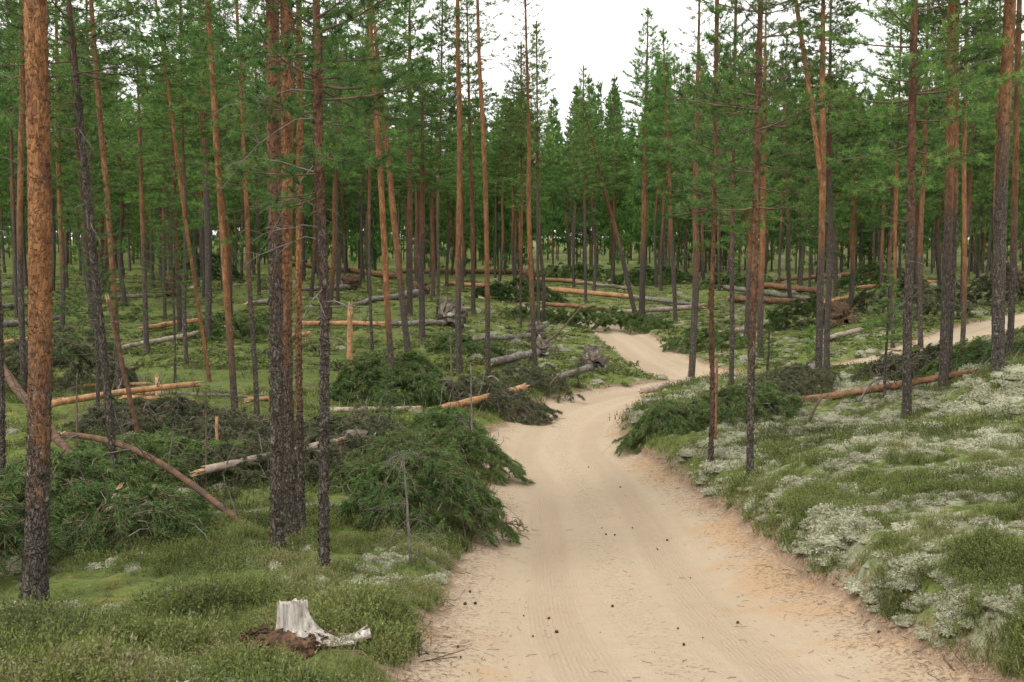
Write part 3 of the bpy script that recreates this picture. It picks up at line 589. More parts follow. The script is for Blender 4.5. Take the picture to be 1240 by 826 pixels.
def bough_heap(parent, p0, dirn, L, R, squash, rg, mat, B, bl, bw, N, seed):
    """a heap of cut boughs: flat drooping sprays overlapping like shingles on a low mound"""
    r = np.random.default_rng(seed); a, b, h = L / 2, R, squash * R; tp, td, lp, lr, tw, twr = [], [], [], [], [], []
    lob = r.uniform(.75, 1.2, 9)
    for i in range(N):
        th = r.random() * 6.283; q = math.sqrt(r.random()) * .98; lb = float(np.interp(th, np.linspace(0, 6.283, 9), lob)); lay = r.uniform(.45, 1.0) if r.random() < .5 else r.uniform(.88, 1.08)
        c = np.array([a * q * math.cos(th) * lb, b * q * math.sin(th) * lb, h * lay * (1 - q ** 2.2) ** .7 * (.8 + .4 * vnoise(q * 3 * math.cos(th) + seed, q * 3 * math.sin(th), 3)) + .06])
        o_ = nrm(np.array([math.cos(th) * q + .08 + r.normal() * .55, math.sin(th) * q * 1.2 + r.normal() * .6, 0])); slope = .15 + 1.1 * q ** 1.5 * h / b + r.normal() * .38
        d = nrm(o_ + np.array([0, 0, -slope])); l = r.uniform(.28, .70) * (1 - .35 * q); s_ = np.linspace(0, 1, 6)[:, None]; arch = r.uniform(-.12, .25)
        p = c + d * l * (s_ - .25) + np.array([0, 0, 1]) * l * arch * (4 * s_ * (1 - s_) - .6 * s_ ** 2); p[:, 2] = np.maximum(p[:, 2], .04); lp.append(p); lr.append(np.linspace(.010, .003, 6))
        nrml = nrm(np.array([o_[0] * .6, o_[1] * .6, 1.0])); sd = nrm(np.cross(d, nrml)); tp.append(p[-1]); td.append(nrm(d + [0, 0, -.25]))
        for k in range(9):
            f = .12 + .86 * (k + r.random()) / 9; j = min(4, int(f * 5)); e0 = p[j] + (p[j + 1] - p[j]) * (f * 5 - j); sg = 1 if k % 2 else -1; tl = l * .5 * (1.1 - f) + .07
            dd = nrm(d * .8 + sd * sg * r.uniform(.5, 1.0) + nrml * r.normal() * .18 + np.array([0, 0, -.2])); e1 = e0 + dd * tl; e1[2] = max(e1[2], .03); tw.append(np.stack([e0, (e0 + e1) / 2, e1])); twr.append([.005, .004, .0025])
            for g in np.arange(.25, 1.01, .14 / max(tl, .14)): tp.append(e0 + (e1 - e0) * g); td.append(nrm(dd + r.normal(size=3) * .25 + np.array([0, 0, -.1])))
    V, Ft, T = blades(np.array(tp), np.array(td), B, bl, bw, .40, .09, r); V1, F1 = tubes(np.array(lp), np.array(lr), 4); V2, F2 = tubes(np.array(tw), np.array(twr), 3)
    d = nrm(np.array([dirn[0], dirn[1], 0.])); sd = np.array([-d[1], d[0], 0]); cen = p0 + d * a
    def fn(W):
        g = cen[:2] + d[:2] * W[:, :1] + sd[:2] * W[:, 1:2]; return np.stack([g[:, 0], g[:, 1], ground_h(g[:, 0], g[:, 1]) + np.maximum(W[:, 2], .012)], -1) - np.array(parent.location)
    mk('crown', fn(V), [Ft], mat, parent, None, {'tint': T}); lb = MB(); lb.add(fn(V1), F1, 0); lb.add(fn(V2), F2, 0)
    pl, pr = [], []; s_ = np.linspace(0, 1, 6)[:, None]
    for _ in range(int(N * (1.3 if mat is M_NEEDLE_DULL else .22))):
        x, y = r.uniform(-.8, .8) * a, r.uniform(-.8, .8) * b; q = min(1, math.hypot(x / a, y / b)); ln = r.uniform(.25, .8); dd = nrm(r.normal(size=3) + np.array([0, 0, .2])); pl.append(np.array([x, y, h * (1 - q * q) ** .7 * .9]) + dd * ln * s_ - np.array([0, 0, .6]) * ln * s_ ** 2 + r.normal(size=(6, 3)) * .02); pr.append(np.linspace(.009, .0025, 6))
    V3, F3 = tubes(np.array(pl), np.array(pr), 3); V3[:, 2] = np.maximum(V3[:, 2], .02); lb.add(fn(V3), F3, 1); lb.build('limb', [M_LIMB, M_TWIG], parent)
def lying_crown(parent, p0, dirn, L, R, squash, rg, mat, B=15, bl=.10, bw=.007, twigs=26, dens=.9, seed=1, step=.26, name='crown'):
    """a conifer crown lying on the ground, boughs pressed flat below and drooping above"""
    (V, Ft, T), (VL, FL) = crown_mesh(seed, L, R, B, bl, bw, step, dens, droop=.12, top=.42, nb=(6, 8), fin=.06)
    d = np.array([dirn[0], dirn[1], 0.]); d = nrm(d); sd = np.array([-d[1], d[0], 0]); ph = rg.random() * 6.28
    def fn(W):
        x = W[:, 0] * math.cos(ph) - W[:, 1] * math.sin(ph); h = W[:, 0] * math.sin(ph) + W[:, 1] * math.cos(ph)
        hh = np.where(h > 0, h * squash + .25 * R * squash, np.abs(h) * .22 * squash + .25 * R * squash * np.exp(h / (.5 * R)))
        ex = np.sqrt(np.maximum(1e-6, x * x)) / R; hh = hh * (1 - .35 * np.clip(ex, 0, 1) ** 2); x = x * 1.08
        g = p0[:2] + d[:2] * W[:, 2:3] + sd[:2] * x[:, None]
        return np.stack([g[:, 0], g[:, 1], ground_h(g[:, 0], g[:, 1]) + np.maximum(hh, .015)], -1)
    o = mk(name, fn(V) - np.array(parent.location) if parent else fn(V), [Ft], mat, parent, None, {'tint': T})
    lb = MB(); lb.add(fn(VL) - np.array(parent.location), FL, 0)
    if twigs:
        pl, pr = [], []
        for _ in range(twigs):
            t = rg.random() * L * .9; x = rg.normal() * R * .55 * (1 - t / L * .6); b = p0[:2] + d[:2] * t + sd[:2] * x; z0 = float(ground_h(b[0], b[1])) + squash * R * rg.uniform(.25, .8) * (1 - .6 * t / L); dd = nrm(rg.normal(size=3) + np.array([0, 0, .35])); ln = rg.uniform(.3, .9)
            s = np.linspace(0, 1, 6)[:, None]; pl.append(np.array([b[0], b[1], z0]) + dd * ln * s + np.array([0, 0, -.55]) * ln * s ** 2 + rg.normal(size=(6, 3)) * .02); pr.append(np.linspace(.011, .003, 6))
        Vt, Ft2 = tubes(np.array(pl), np.array(pr), 3); lb.add(Vt - np.array(parent.location), Ft2, 1)
    lb.build('limb', [M_LIMB, M_TWIG], parent)
    return o
def fallen(u0, v0, u1, v1, w0, w1, mat, label, cat='log', name='fallen_pine', lift=(0, 0), curve=0, arch=0, rootend=None, rootR=.5, stubs=8, raw=(True, True), n=None, rootmat=None, group=GF):
    rg = np.random.default_rng(int(u0 * 5 + v0 * 3 + u1))
    a, da = gcast(u0, v0); b, db = gcast(u1, v1); k_ = 1.25 if da > 28 else 1.0; r0 = w0 * k_ / 2 / F * da; r1 = w1 * k_ / 2 / F * db
    root = empty(name, a, label, cat, group); L = np.linalg.norm(b - a); n = n or max(8, int(L / .35))
    path = log_path(a, b, n, lift=(lift[0] + (.10 if da > 28 else 0), lift[1] + (.10 if da > 28 else 0)), curve=curve, r=(r0, r1), arch=arch) - a; rad = np.linspace(r0, r1, n) * (1 + .05 * rg.normal(size=n))
    V, Fs = rnd_tube(path, rad, 12 if da < 30 else 8, rg); mb = MB(); mb.add(V, Fs, 0)
    if stubs:
        pl, pr = [], []
        for _ in range(stubs):
            i = rg.integers(1, n - 1); t = nrm(path[i + 1] - path[i]); o_ = nrm(np.cross(t, rg.normal(size=3))); o_[2] = abs(o_[2]); ln = rg.uniform(.15, .7)
            s = np.linspace(0, 1, 5)[:, None]; pl.append(path[i] + o_ * rad[i] * .7 + (o_ + t * .3) * ln * s + rg.normal(size=(5, 3)) * .015); pr.append(np.linspace(.012, .004, 5))
        Vt, Ft = tubes(np.array(pl), np.array(pr), 4); mb.add(Vt, Ft, 1)
    mb.build('trunk', [mat, M_TWIG], root, True)
    for end, (p, q, r) in enumerate(((path[0], path[1], r0), (path[-1], path[-2], r1))):
        if raw[end] and rootend != end: Vs, F2 = splinter(p, nrm(p - q), r, rg, 14 if da < 30 else 6); mk('broken_end', Vs, F2, M_WOOD, root)
    if rootend is not None:
        p, q = (path[0], path[1]) if rootend == 0 else (path[-1], path[-2]); ax = nrm(p - q)
        root_plate(p + ax * .1 + np.array([0, 0, rootR * .35]), ax + np.array([0, 0, .15]), rootR, rg, 'root_plate', root, rootmat)
    return root, a, b
fallen(60,507,236,486,9,7,M_LOGO,'longest orange log lying across the top of the left brush pile',curve=-.3,lift=(.25,.35))
fallen(58,488,188,478,6,5,M_LOGO,'thin orange log just behind the splintered stub in the left clearing')
fallen(150,493,232,499,5,6,M_LOGO,'short orange log half under the longest orange log',lift=(.2,.2))
fallen(100,470,178,466,5,4,M_LOGO,'pale orange log lying farther up the clearing behind the longest orange log')
fallen(330,416,372,410,5,5,M_LOGO,'orange log showing just left of the slim dark young pine')
fallen(20,452,92,446,5,4,M_LOGO,'orange log in the clearing behind the thick orange pine')
fallen(300,372,352,366,4,4,M_LOGG,'grey log behind the tight trio in the far clearing')
fallen(540,346,628,352,4,4,M_LOGO,'tan log below the long straight brown trunk')
fallen(660,372,745,380,4,4,M_LOGR,'brown log just above the dark crown at the end of the upper road')
fallen(1040,352,1130,345,4,4,M_LOGO,'tan log in the brush beyond the bank pines')
fallen(195,478,300,482,5,4,M_LOGG,'dull grey log touching the splintered stub in the left clearing')
fallen(-10,480,94,588,11.5,10,M_LOGD,'thick dark leaning log passing behind the thick orange pine',lift=(.9,.3))
fallen(80,586,300,645,7,8,M_LOGD,'thin bent brown trunk sloping down out of the brush pile',lift=(.75,.0),arch=.30,n=26)
fallen(248,596,408,566,11,12,M_LOGP,'pale bare log running behind the tight trio of pines',lift=(.3,.35))
fallen(523,506,634,487,8,9.5,M_LOGO,'orange log with a snapped yellow end pointing at the road',lift=(.1,.28))
fallen(395,500,505,497,7,6,M_LOGP,'shattered log with torn splinters below the upright broken pole',stubs=14)
fallen(592,447,652,434,7,8,M_LOGG,'short dark trunk with roots beside the orange pine near the road',rootend=1,rootR=.42)
fallen(560,418,648,411,4,5,M_LOGG,'long thin grey trunk with a small root plate near the road',rootend=1,rootR=.5)
fallen(352,323,482,339,4,6,M_LOGR,'long brown trunk sloping down beyond the clearing behind the tight trio')
fallen(482,332,628,333,4,5,M_LOGR,'long straight brown trunk on the far side of the clearing')
fallen(360,355,424,352,4,5,M_LOGG,'dark trunk whose black root end stands up in the far clearing',rootend=1,rootR=.65,rootmat=M_ROOTB)
fallen(366,398,468,398,5,5,M_LOGO,'orange trunk lying level behind the upright broken pole')
fallen(468,398,544,397,5,5.5,M_LOGG,'grey trunk continuing the level orange one, with mossy roots',rootend=1,rootR=.85)
fallen(430,372,508,360,4,7,M_LOGG,'grey trunk ending in the low root heap beyond the broken pole',rootend=1,rootR=.65,rootmat=M_ROOTB)
fallen(640,352,768,364,5,5,M_LOGO,'long orange log lying above the upper road')
fallen(768,364,850,374,4.5,4,M_LOGG,'grey log lying end to end with the long orange log above the road')
fallen(642,341,704,345,4,4,M_LOGO,'shorter orange log behind the long one above the upper road')
fallen(700,345,760,352,3,3,M_LOGP,'thin pale log between the orange logs above the upper road')
fallen(745,384,848,376,4,5,M_LOGP,'level pale log passing under the strongly leaning pine')
fallen(955,492,1182,452,10,7,M_LOGR,'long rusty red log lying along the top of the lichen bank',curve=.2,stubs=12)
fallen(778,481,838,469,7,9,M_LOGP,'pale log with a clean end at the inside of the road bend',stubs=2)
fallen(835,414,935,398,4,5,M_LOGP,'thin pale log in the hollow behind the dark red pine')
fallen(998,416,1042,404,5,5,M_LOGP,'short pale log in lichen just to the right of the forked pine',stubs=3)
fallen(872,345,992,357,5,6,M_LOGR,'upper one of the crossed brown logs beyond the orange-stemmed pine')
fallen(878,352,985,368,5,5,M_LOGG,'grey log lying below the upper crossed brown log')
fallen(884,366,962,371,5,6,M_LOGR,'reddish log pointing at the bent yellow splinters')
fallen(940,342,1012,338,4,4,M_LOGR,'farthest brown log seen behind the forked pine')
fallen(985,375,1032,362,4,4,M_LOGO,'short orange log just behind the forked pine')
fallen(-20,404,72,390,7,6,M_LOGG,'thick dark log at the far left of the clearing')
fallen(-20,378,62,370,5,4,M_LOGG,'thin dark log behind the thick dark one at the far left')
fallen(-20,424,44,415,5,5,M_LOGO,'orange log poking in at the far left below the dark logs')
fallen(172,404,252,392,5,5,M_LOGO,'thin orange log curving in front of the stout grey pine',curve=-.3)
fallen(150,426,282,402,4,6,M_LOGP,'pale grey log crossing the green clearing below the thin orange log')
fallen(128,365,206,361,4,4,M_LOGG,'thin grey trunk attached to the round brown root clump',rootend=1,rootR=.85,rootmat=M_ROOTB)
fallen(300,487,335,484,6,6,M_LOGO,'short orange log right behind the bright orange pine',stubs=3)
fallen(128,656,146,650,9,10,M_LOGP,'short snapped pinkish branch end sticking out of the dark brush',lift=(.25,.5),stubs=2)
fallen(966,458,1002,452,9,10,M_LOGG,'short dark log behind the foot of the forked pine',stubs=4)
fallen(1160,468,1262,446,4,4,M_LOGP,'thin grey pole lying behind the thickest bank pine',stubs=5)
fallen(1018,336,1100,330,4,4,M_LOGR,'distant brown log behind the bank pines',stubs=4)
# loose root plates / heaps
def heap(u, v, R, label, mat, name='root_plate', ax=(.2, -1, .25), lift=.3, n=46, cat='roots'):
    rg = np.random.default_rng(int(u * 3 + v)); p, d = gcast(u, v); root = empty(name, p, label, cat, 'upturned root plates')
    root_plate(np.array([0, 0, R * lift]), ax, R, rg, 'soil_disc', root, mat, n); return root, p
r_, p_ = heap(717, 448, .62, 'grey upturned root plate next to the upper road', M_ROOT, lift=.42, n=60)
rg = np.random.default_rng(8); pth = log_path(np.zeros(3) + p_, gcast(640, 470)[0], 12, r=(.12, .08)) - p_; V, Fs = rnd_tube(pth, np.linspace(.13, .07, 12), 10, rg); mk('trunk', V, Fs, M_LOGG, r_)
heap(438, 556, .45, 'lichen-covered upturned root plate beside the big green fallen crown', M_ROOT, ax=(.3, -.5, .9), lift=.5, n=70)
heap(1228, 352, 1.2, 'reddish brown root plate at the far right edge beyond the second road', M_ROOTB, lift=.5)
heap(1018, 392, .9, 'dark root plate among the brush beyond the bank pines', M_ROOTB, lift=.3)
heap(640, 342, .9, 'distant brown root plate at the end of the far log', M_ROOTB)
# fallen crowns
GC = 'fallen green pine crowns'
CR = [ # u,v base front, direction deg (world, 0 = right, 90 = away), L, R, squash, mat, label
 (412,632,12,2.2,1.0,.85,M_NEEDLE_FALLEN,'big dark green fallen crown spilling onto the road edge',15,.085,.0052),
 (412,596,8,2.1,.9,.8,M_NEEDLE_FALLEN,'dull fallen crown behind the big dark green one at the road edge',15,.09,.0055),
 (505,555,12,2.0,.8,.8,M_NEEDLE_FALLEN,'bright fallen crown tip directly behind the big one by the road',15,.09,.0055),
 (500,530,16,1.7,.75,.75,M_NEEDLE_FALLEN,'green fallen crown under the snapped orange log',14,.10,.007),
 (400,482,5,3.2,1.3,.9,M_NEEDLE_FALLEN,'dark green fallen crown around the orange pine by the broken pole',14,.11,.008),
 (520,482,8,3.4,1.0,.6,M_NEEDLE_DULL,'grey-green twiggy brush behind the snapped orange log',12,.11,.007),
 (600,462,5,2.6,1.1,.55,M_NEEDLE_DULL,'grey twiggy brush around the grey upturned root plate',10,.11,.007),
 (70,520,5,4.2,1.4,.30,M_NEEDLE_DULL,'grey-green brush right under the longest orange log',14,.11,.007),
 (200,535,0,3.8,1.3,.34,M_NEEDLE_DULL,'grey-green brush left of the bright orange pine foot',14,.11,.007),
 (60,566,5,4.0,1.3,.36,M_NEEDLE_FALLEN,'green brush in which the slim dark leaning pine stands',14,.10,.0065),
 (200,580,8,3.0,1.2,.40,M_NEEDLE_DULL,'twiggy brush above the thin bent brown trunk',15,.10,.0062),
 (100,636,-5,1.35,.9,.42,M_NEEDLE_FALLEN,'dark green brush right below the thin bent brown trunk',15,.09,.0055),
 (-50,640,8,2.4,1.0,.8,M_NEEDLE_FALLEN,'dark green brush behind the foot of the thick orange pine',15,.09,.0052),
 (75,668,10,1.6,.7,.7,M_NEEDLE_FALLEN,'lowest dark green brush right of the thick orange pine',16,.085,.005),
 (-75,690,10,1.1,.7,.9,M_NEEDLE_FALLEN,'dark green brush cut by the lower left picture edge',16,.085,.005),
 (290,575,5,2.6,1.1,.45,M_NEEDLE_DULL,'grey twiggy brush directly behind the tight trio of pines',14,.10,.0065),
 (330,535,5,3.0,1.1,.4,M_NEEDLE_DULL,'slash between the tight trio and the lichen-covered root plate',13,.10,.007),
 (752,552,22,2.1,.8,.65,M_NEEDLE_FALLEN,'bright green fallen crown on the inside of the road bend',16,.09,.0055),
 (832,522,18,2.6,.9,.6,M_NEEDLE_FALLEN,'green brush around the foot of the twiggy grey pine by the road bend',14,.10,.0065),
 (880,494,10,2.8,1.0,.6,M_NEEDLE_DULL,'grey-green brush behind the dark red pine on the bank',13,.10,.0065),
 (655,390,0,6.5,1.3,.7,M_NEEDLE_FALLEN,'dark green fallen crown at the end of the upper road',12,.14,.012),
 (800,428,8,4.0,1.0,.8,M_NEEDLE_FALLEN,'dark green fallen crown at the outer edge of the upper road',12,.13,.010),
 (920,400,5,3.6,1.3,1.0,M_NEEDLE_FALLEN,'dark green fallen crown beside the bent yellow splinters',12,.14,.011),
 (1035,463,8,3.2,.9,.6,M_NEEDLE_DULL,'low green brush behind the rusty red log',12,.11,.008),
 (1118,458,0,2.1,.8,.5,M_NEEDLE_FALLEN,'fresh green bushy brush between the bank pines and second road',14,.10,.007),
 (1168,448,5,1.8,.6,.5,M_NEEDLE_FALLEN,'small dark green brush left of the thickest bank pine',13,.10,.007),
 (1015,380,0,7.0,1.8,.8,M_NEEDLE_DULL,'wide grey-green brush behind the young green pine',12,.14,.012),
 (1075,395,10,3.6,1.5,.9,M_NEEDLE_DULL,'grey-green brush at the left end of the second road',12,.14,.012),
 (1160,372,5,5.0,1.6,1.0,M_NEEDLE_DULL,'dull brush beyond the second road',12,.15,.013),
 (640,340,0,8.0,1.5,.8,M_NEEDLE_FALLEN,'far dark brush behind the orange logs above the road',10,.17,.016),
 (730,345,0,7.5,1.5,.8,M_NEEDLE_FALLEN,'far dark brush beyond the strongly leaning pine',10,.17,.016),
 (560,358,0,7.0,1.3,.8,M_NEEDLE_FALLEN,'far dark brush to the right of the long straight brown trunk',10,.17,.016),
 (515,425,0,3.0,.8,.7,M_NEEDLE_FALLEN,'small dark green brush left of the tallest bare pine',12,.12,.010),
 (225,410,0,4.0,1.0,.8,M_NEEDLE_FALLEN,'dark green brush on the pale logs near the stout grey pine',12,.12,.010),
 (195,338,0,6.0,1.8,1.0,M_NEEDLE_FALLEN,'far dark heap of boughs beyond the round brown root clump',10,.17,.016),
 (1010,350,0,6.0,1.6,1.0,M_NEEDLE_FALLEN,'far dark bough heap to the right of the crossed logs',10,.16,.014),
 (850,350,0,6.0,1.3,.8,M_NEEDLE_FALLEN,'far bough heap at the left end of the crossed logs',10,.16,.014),
 (-30,470,5,4.0,1.6,.9,M_NEEDLE_DULL,'dark brush at the far left below the orange log end',13,.12,.009),
 (612,384,0,3.0,.8,.7,M_NEEDLE_FALLEN,'small dark brush behind the thinnest brown pine',11,.13,.011),
]
for i, (u, v, dg, L, R, sq, m, lb, B, bl, bw) in enumerate(CR):
    rg = np.random.default_rng(2000 + i); p, d = gcast(u, v); a = math.radians(dg)
    root = empty('windthrown_pine', p, lb, 'fallen crown', GC)
    bough_heap(root, p, (math.cos(a), math.sin(a)), L, R, sq, rg, m, 15 if d < 30 else 9, bl * .95, bw * 1.05 if d < 30 else bw * 1.5, int((95 if d < 30 else 40) * (L * R) ** .8 * (.62 if m is M_NEEDLE_DULL else 1)), 400 + i)
# dry brown bough at the road edge
p, d = gcast(612, 645); root = empty('dry_pine_bough', p, 'dry straw-brown bough tip lying on the sand beside the big green crown', 'branch')
lying_crown(root, p + np.array([-.25, 0, 0]), np.array([.95, .25, 0]), .75, .42, .6, np.random.default_rng(3), M_NEEDLE_BROWN, 40, .08, .004, 10, .9, 999, .2)
# ------------------------------------------------------------------ snags, stakes, saplings
def pole(ub, vb, ut, vt, wpx, mat, label, name='broken_pine', cat='snag', taper=.85, stubs=6, group='broken standing stems', top=True, ln=.35):
    rg = np.random.default_rng(int(ub + vb * 5)); b, d = gcast(ub, vb); t = P(ut, vt, b[1]) - b; r0 = wpx / 2 / F * d; n = max(8, int(np.linalg.norm(t) / .2)); s = np.linspace(0, 1, n)[:, None]
    root = empty(name, b, label, cat, group); path = t * s + rg.normal(size=(n, 3)) * r0 * .12; path[0, 2] -= .2; rad = np.linspace(r0, r0 * taper, n)
    V, Fs = rnd_tube(path, rad, 10, rg, .07); mb = MB(); mb.add(V, Fs, 0)
    if top: V, Fs = splinter(path[-1], nrm(t), r0 * taper, rg, 12); mk('broken_end', V, Fs, M_WOOD, root)
    if stubs:
        pl, pr = [], []
        for _ in range(stubs):
            i = rg.integers(n // 5, n); a = rg.random() * 6.28; o_ = np.array([math.cos(a), math.sin(a), rg.uniform(-.3, .4)]); l = ln * rg.uniform(.4, 1.5); q = np.linspace(0, 1, 6)[:, None]
            p = path[i] + o_ * l * q + np.array([0, 0, -.5]) * l * q ** 2; pl.append(p); pr.append(np.linspace(max(.004, r0 * .16), .002, 6))
            for _ in range(4):
                j = rg.integers(1, 5); o2 = nrm(o_ + rg.normal(size=3) * .8); pl.append(p[j] + o2 * l * .35 * q + np.array([0, 0, -.15]) * l * q ** 2); pr.append(np.linspace(.003, .0015, 6))
        V, Fs = tubes(np.array(pl), np.array(pr), 3); mb.add(V, Fs, 1)
    mb.build('trunk', [mat, M_TWIG], root, True)
    return root
pole(170,538,131,362,6,M_LOGD,'slim broken dead pole leaning left in front of the orange logs',stubs=14,ln=.5)
pole(424,450,423,374,7.5,M_LOGO,'upright snapped orange pole standing alone in the clearing',stubs=2)
pole(193,481,190,458,9,M_WOOD,'splintered yellow stub standing behind the longest orange log',stubs=0,taper=.5)
pole(866,537,868,436,3.8,M_LOGR,'thin pale grey stake beside the thin red-brown pine',stubs=0)
pole(250,594,249,452,3,M_LIMB,'thin black dead stem standing in brush left of the tight trio',stubs=8,taper=.4,top=False)
pole(93,562,93,452,3.5,M_LIMB,'thin brown dead stem standing right of the thick orange pine',stubs=8,taper=.4,top=False)
pole(263,560,262,505,4,M_LOGO,'short broken brown stub in the brush left of the tight trio',stubs=4)
pole(498,687,489,552,4,M_TWIG,'small grey dead sapling with drooping twigs in front of the big green crown',stubs=22,taper=.35,top=False,ln=.42,name='dead_pine_sapling',cat='sapling')
pole(547,470,545,400,2.5,M_TWIG,'thin dead sapling standing just left of the tallest bare pine',stubs=10,taper=.4,top=False,name='dead_pine_sapling',cat='sapling')
pole(572,545,570,440,3,M_TWIG,'thin dead sapling standing in front of the snapped orange log',stubs=10,taper=.4,top=False,name='dead_pine_sapling',cat='sapling')
pole(1004,447,1002,420,3,M_LOGP,'short pale stake right behind the forked pine',stubs=0)
pole(402,572,401,540,6,M_WOOD,'short torn orange splinter beside the slim dark young pine',stubs=0,taper=.5)
# bent arching dead branches
def arc(u0, v0, u1, v1, h, w, mat, label, n=14):
    rg = np.random.default_rng(int(u0 + u1)); a, d = gcast(u0, v0); b = P(u1, v1, d * 1.0); root = empty('bent_pine_branch', a, label, 'branch', 'bent broken branches'); s = np.linspace(0, 1, n)[:, None]
    p = (b - a) * s + np.array([0, 0, 1]) * h * np.sin(s * math.pi); r = np.linspace(w / 2 / F * d, w / 5 / F * d, n); V, Fs = rnd_tube(p, r, 8, rg); mb = MB(); mb.add(V, Fs, 0)
    pl, pr = [], []
    for _ in range(7):
        i = rg.integers(3, n); q = np.linspace(0, 1, 5)[:, None]; o_ = nrm(rg.normal(size=3) + np.array([0, 0, .3])); l = rg.uniform(.15, .5); pl.append(p[i] + o_ * l * q - np.array([0, 0, .3]) * l * q ** 2); pr.append(np.linspace(.006, .002, 5))
    V, Fs = tubes(np.array(pl), np.array(pr), 3); mb.add(V, Fs, 1); mb.build('stem', [mat, M_TWIG], root, True)
arc(648,425,705,370,-.15,3.5,M_LIMB,'thin bent branch reaching up from the roots toward the upper road')
arc(580,470,614,480,.45,2.2,M_LOGP,'pale arched branch above the snapped orange log')
arc(545,478,590,486,.25,3.5,M_LOGO,'low orange bent branch behind the snapped orange log')
arc(970,368,985,400,.35,5,M_WOOD,'torn yellow wood bent over beside the dark green fallen crown')
arc(660,478,680,452,.1,4,M_LIMB,'dark bent branch standing before the grey root plate')
arc(980,510,1003,480,.15,4,M_LIMB,'bent black branch rising from the rusty log on the bank')
arc(1040,488,1080,466,.3,3,M_TWIG,'grey curved branch lying over the rusty log')
# young pines with green foliage
def young(u, v, H, key, s, zc, label, w=3.5, tilt=0):
    rg = np.random.default_rng(int(u)); b, d = gcast(u, v); root = empty('young_pine', b, label, 'tree', None, (0, tilt, 0))
    V, Fs, prof = trunk_mesh(H, w / 2 / F * d, 8, .25, rg, .05, .06, 0, rtop=.008); mb = MB(); mb.add(V, Fs, 0); V, Fs = dead_mesh(.3, max(.8, zc), 8, prof, rg, .5); mb.add(V, Fs, 1); o = mb.build('trunk', [M_BARK, M_TWIG], root); o['bark_z'] = 6.0; o['tone'] = .2
    cs = place_crown(root, key, zc, H, s, rg); pass
young(1072,483,2.7,S0,.62,.9,'small young green pine just in front of the rusty red log on the bank')
young(118,512,6.0,N0,.72,1.5,'loose light green young pine between thick orange pine and slim dark pine',5)
young(212,470,5.2,N1,.55,2.2,'young pine with light foliage left of the bright orange pine')
young(470,520,1.5,S0,.35,.3,'tiny young pine above the lichen-covered root plate',3)
young(930,470,1.8,S0,.4,.4,'tiny young pine behind the dark red pine',3)
young(700,470,.9,S0,.3,.2,'tiny green pine seedling beside the upper road',2)
# birch sapling
p, d = gcast(979, 446); root = empty('young_birch_tree', p, 'bright green birch sapling beside the forked pine', 'sapling'); rg = np.random.default_rng(12)
s = np.linspace(0, 1, 8)[:, None]; pl = [np.array([0.08, 0, 1.5]) * s]; pr = [np.linspace(.012, .003, 8)]; lp = []
for k in range(22):
    t = .2 + .8 * k / 22; a = rg.random() * 6.28; o_ = np.array([math.cos(a), math.sin(a), .7]); l = .42 * (1.1 - t); q = pl[0][0] + (pl[0][-1] - pl[0][0]) * t + o_ * l * s; pl.append(q); pr.append(np.linspace(.004, .002, 8)); lp += [q[j] for j in range(2, 8)] * 2
V, Fs = tubes(np.array(pl), np.array(pr), 4); mk('stem', V, Fs, M_LIMB, root)
lp = np.array(lp) + rg.normal(size=(len(lp), 3)) * .04
V, Ft, T = blades(lp, rndir(len(lp), rg), 4, .06, .022, .8, .0, rg); mk('crown', V, [Ft], M_BIRCH, root, None, {'tint': T})
# ------------------------------------------------------------------ weathered stump
p, d = gcast(352, 786); p = p + np.array([0, 0, .03]); rg = np.random.default_rng(4); root = empty('tree_stump', p, 'silvery weathered stump with rotten brown roots in the heather', 'stump')
nu, nvv = 40, 22; th = np.linspace(0, 2 * math.pi, nu, endpoint=False); rows = []
for i in range(nvv):
    z = .33 * i / (nvv - 1); t = z / .33; fl = np.exp(-t * 4.2); r = .080 + .085 * fl + .012 * np.cos(th * 7 + 1) * (.4 + fl) + .008 * np.cos(th * 13) + .10 * fl * np.exp(-((np.angle(np.exp(1j * (th + .15)))) / .38) ** 2) * 1.6
    zt = z + (.03 * np.cos(th + 1.2) + .03 * rg.random(nu) ** 2 + .012 * np.cos(5 * th)) * (t > .9); rows.append(np.stack([np.cos(th) * r - .015 * t, np.sin(th) * r * .85, zt], -1))
rin = [np.stack([np.cos(th) * q - .015, np.sin(th) * q * .85, np.full(nu, h) + .006 * rg.random(nu)], -1) for q, h in ((.065, .315), (.035, .30), (.004, .295))]
V = np.array(rows + rin).reshape(-1, 3); i = (np.arange(nvv + 2)[:, None] * nu); j = np.arange(nu)[None]; jn = (j + 1) % nu
V = V * np.array([1.12, 1.12, .80]) + np.array([.03, 0, .03]); V[:, 0] += np.maximum(0, V[:, 0] - .08) * .12 * (V[:, 2] < .2)
mk('stump_wood', V, [np.stack([i + j, i + jn, i + nu + jn, i + nu + j], -1).reshape(-1, 4)], M_SILVER, root)
mb = MB(); tu, tw_ = np.meshgrid(np.linspace(0, 2 * math.pi, 41)[:-1], np.linspace(0, math.pi / 2, 12)); nz = .72 + .55 * fbm(tu * 2.2, tw_ * 4, 55, 4); nz[:, 0] = nz[:, -1]
Vd = np.stack([-.03 + .27 * np.cos(tu) * np.cos(tw_) * nz, -.07 + .19 * np.sin(tu) * np.cos(tw_) * nz, -.05 + .17 * np.sin(tw_) * nz], -1).reshape(-1, 3); i_ = (np.arange(11)[:, None] * 40); j_ = np.arange(40)[None]; jn_ = (j_ + 1) % 40
mb.add(Vd, np.stack([i_ + j_, i_ + jn_, i_ + 40 + jn_, i_ + 40 + j_], -1).reshape(-1, 4), 0)
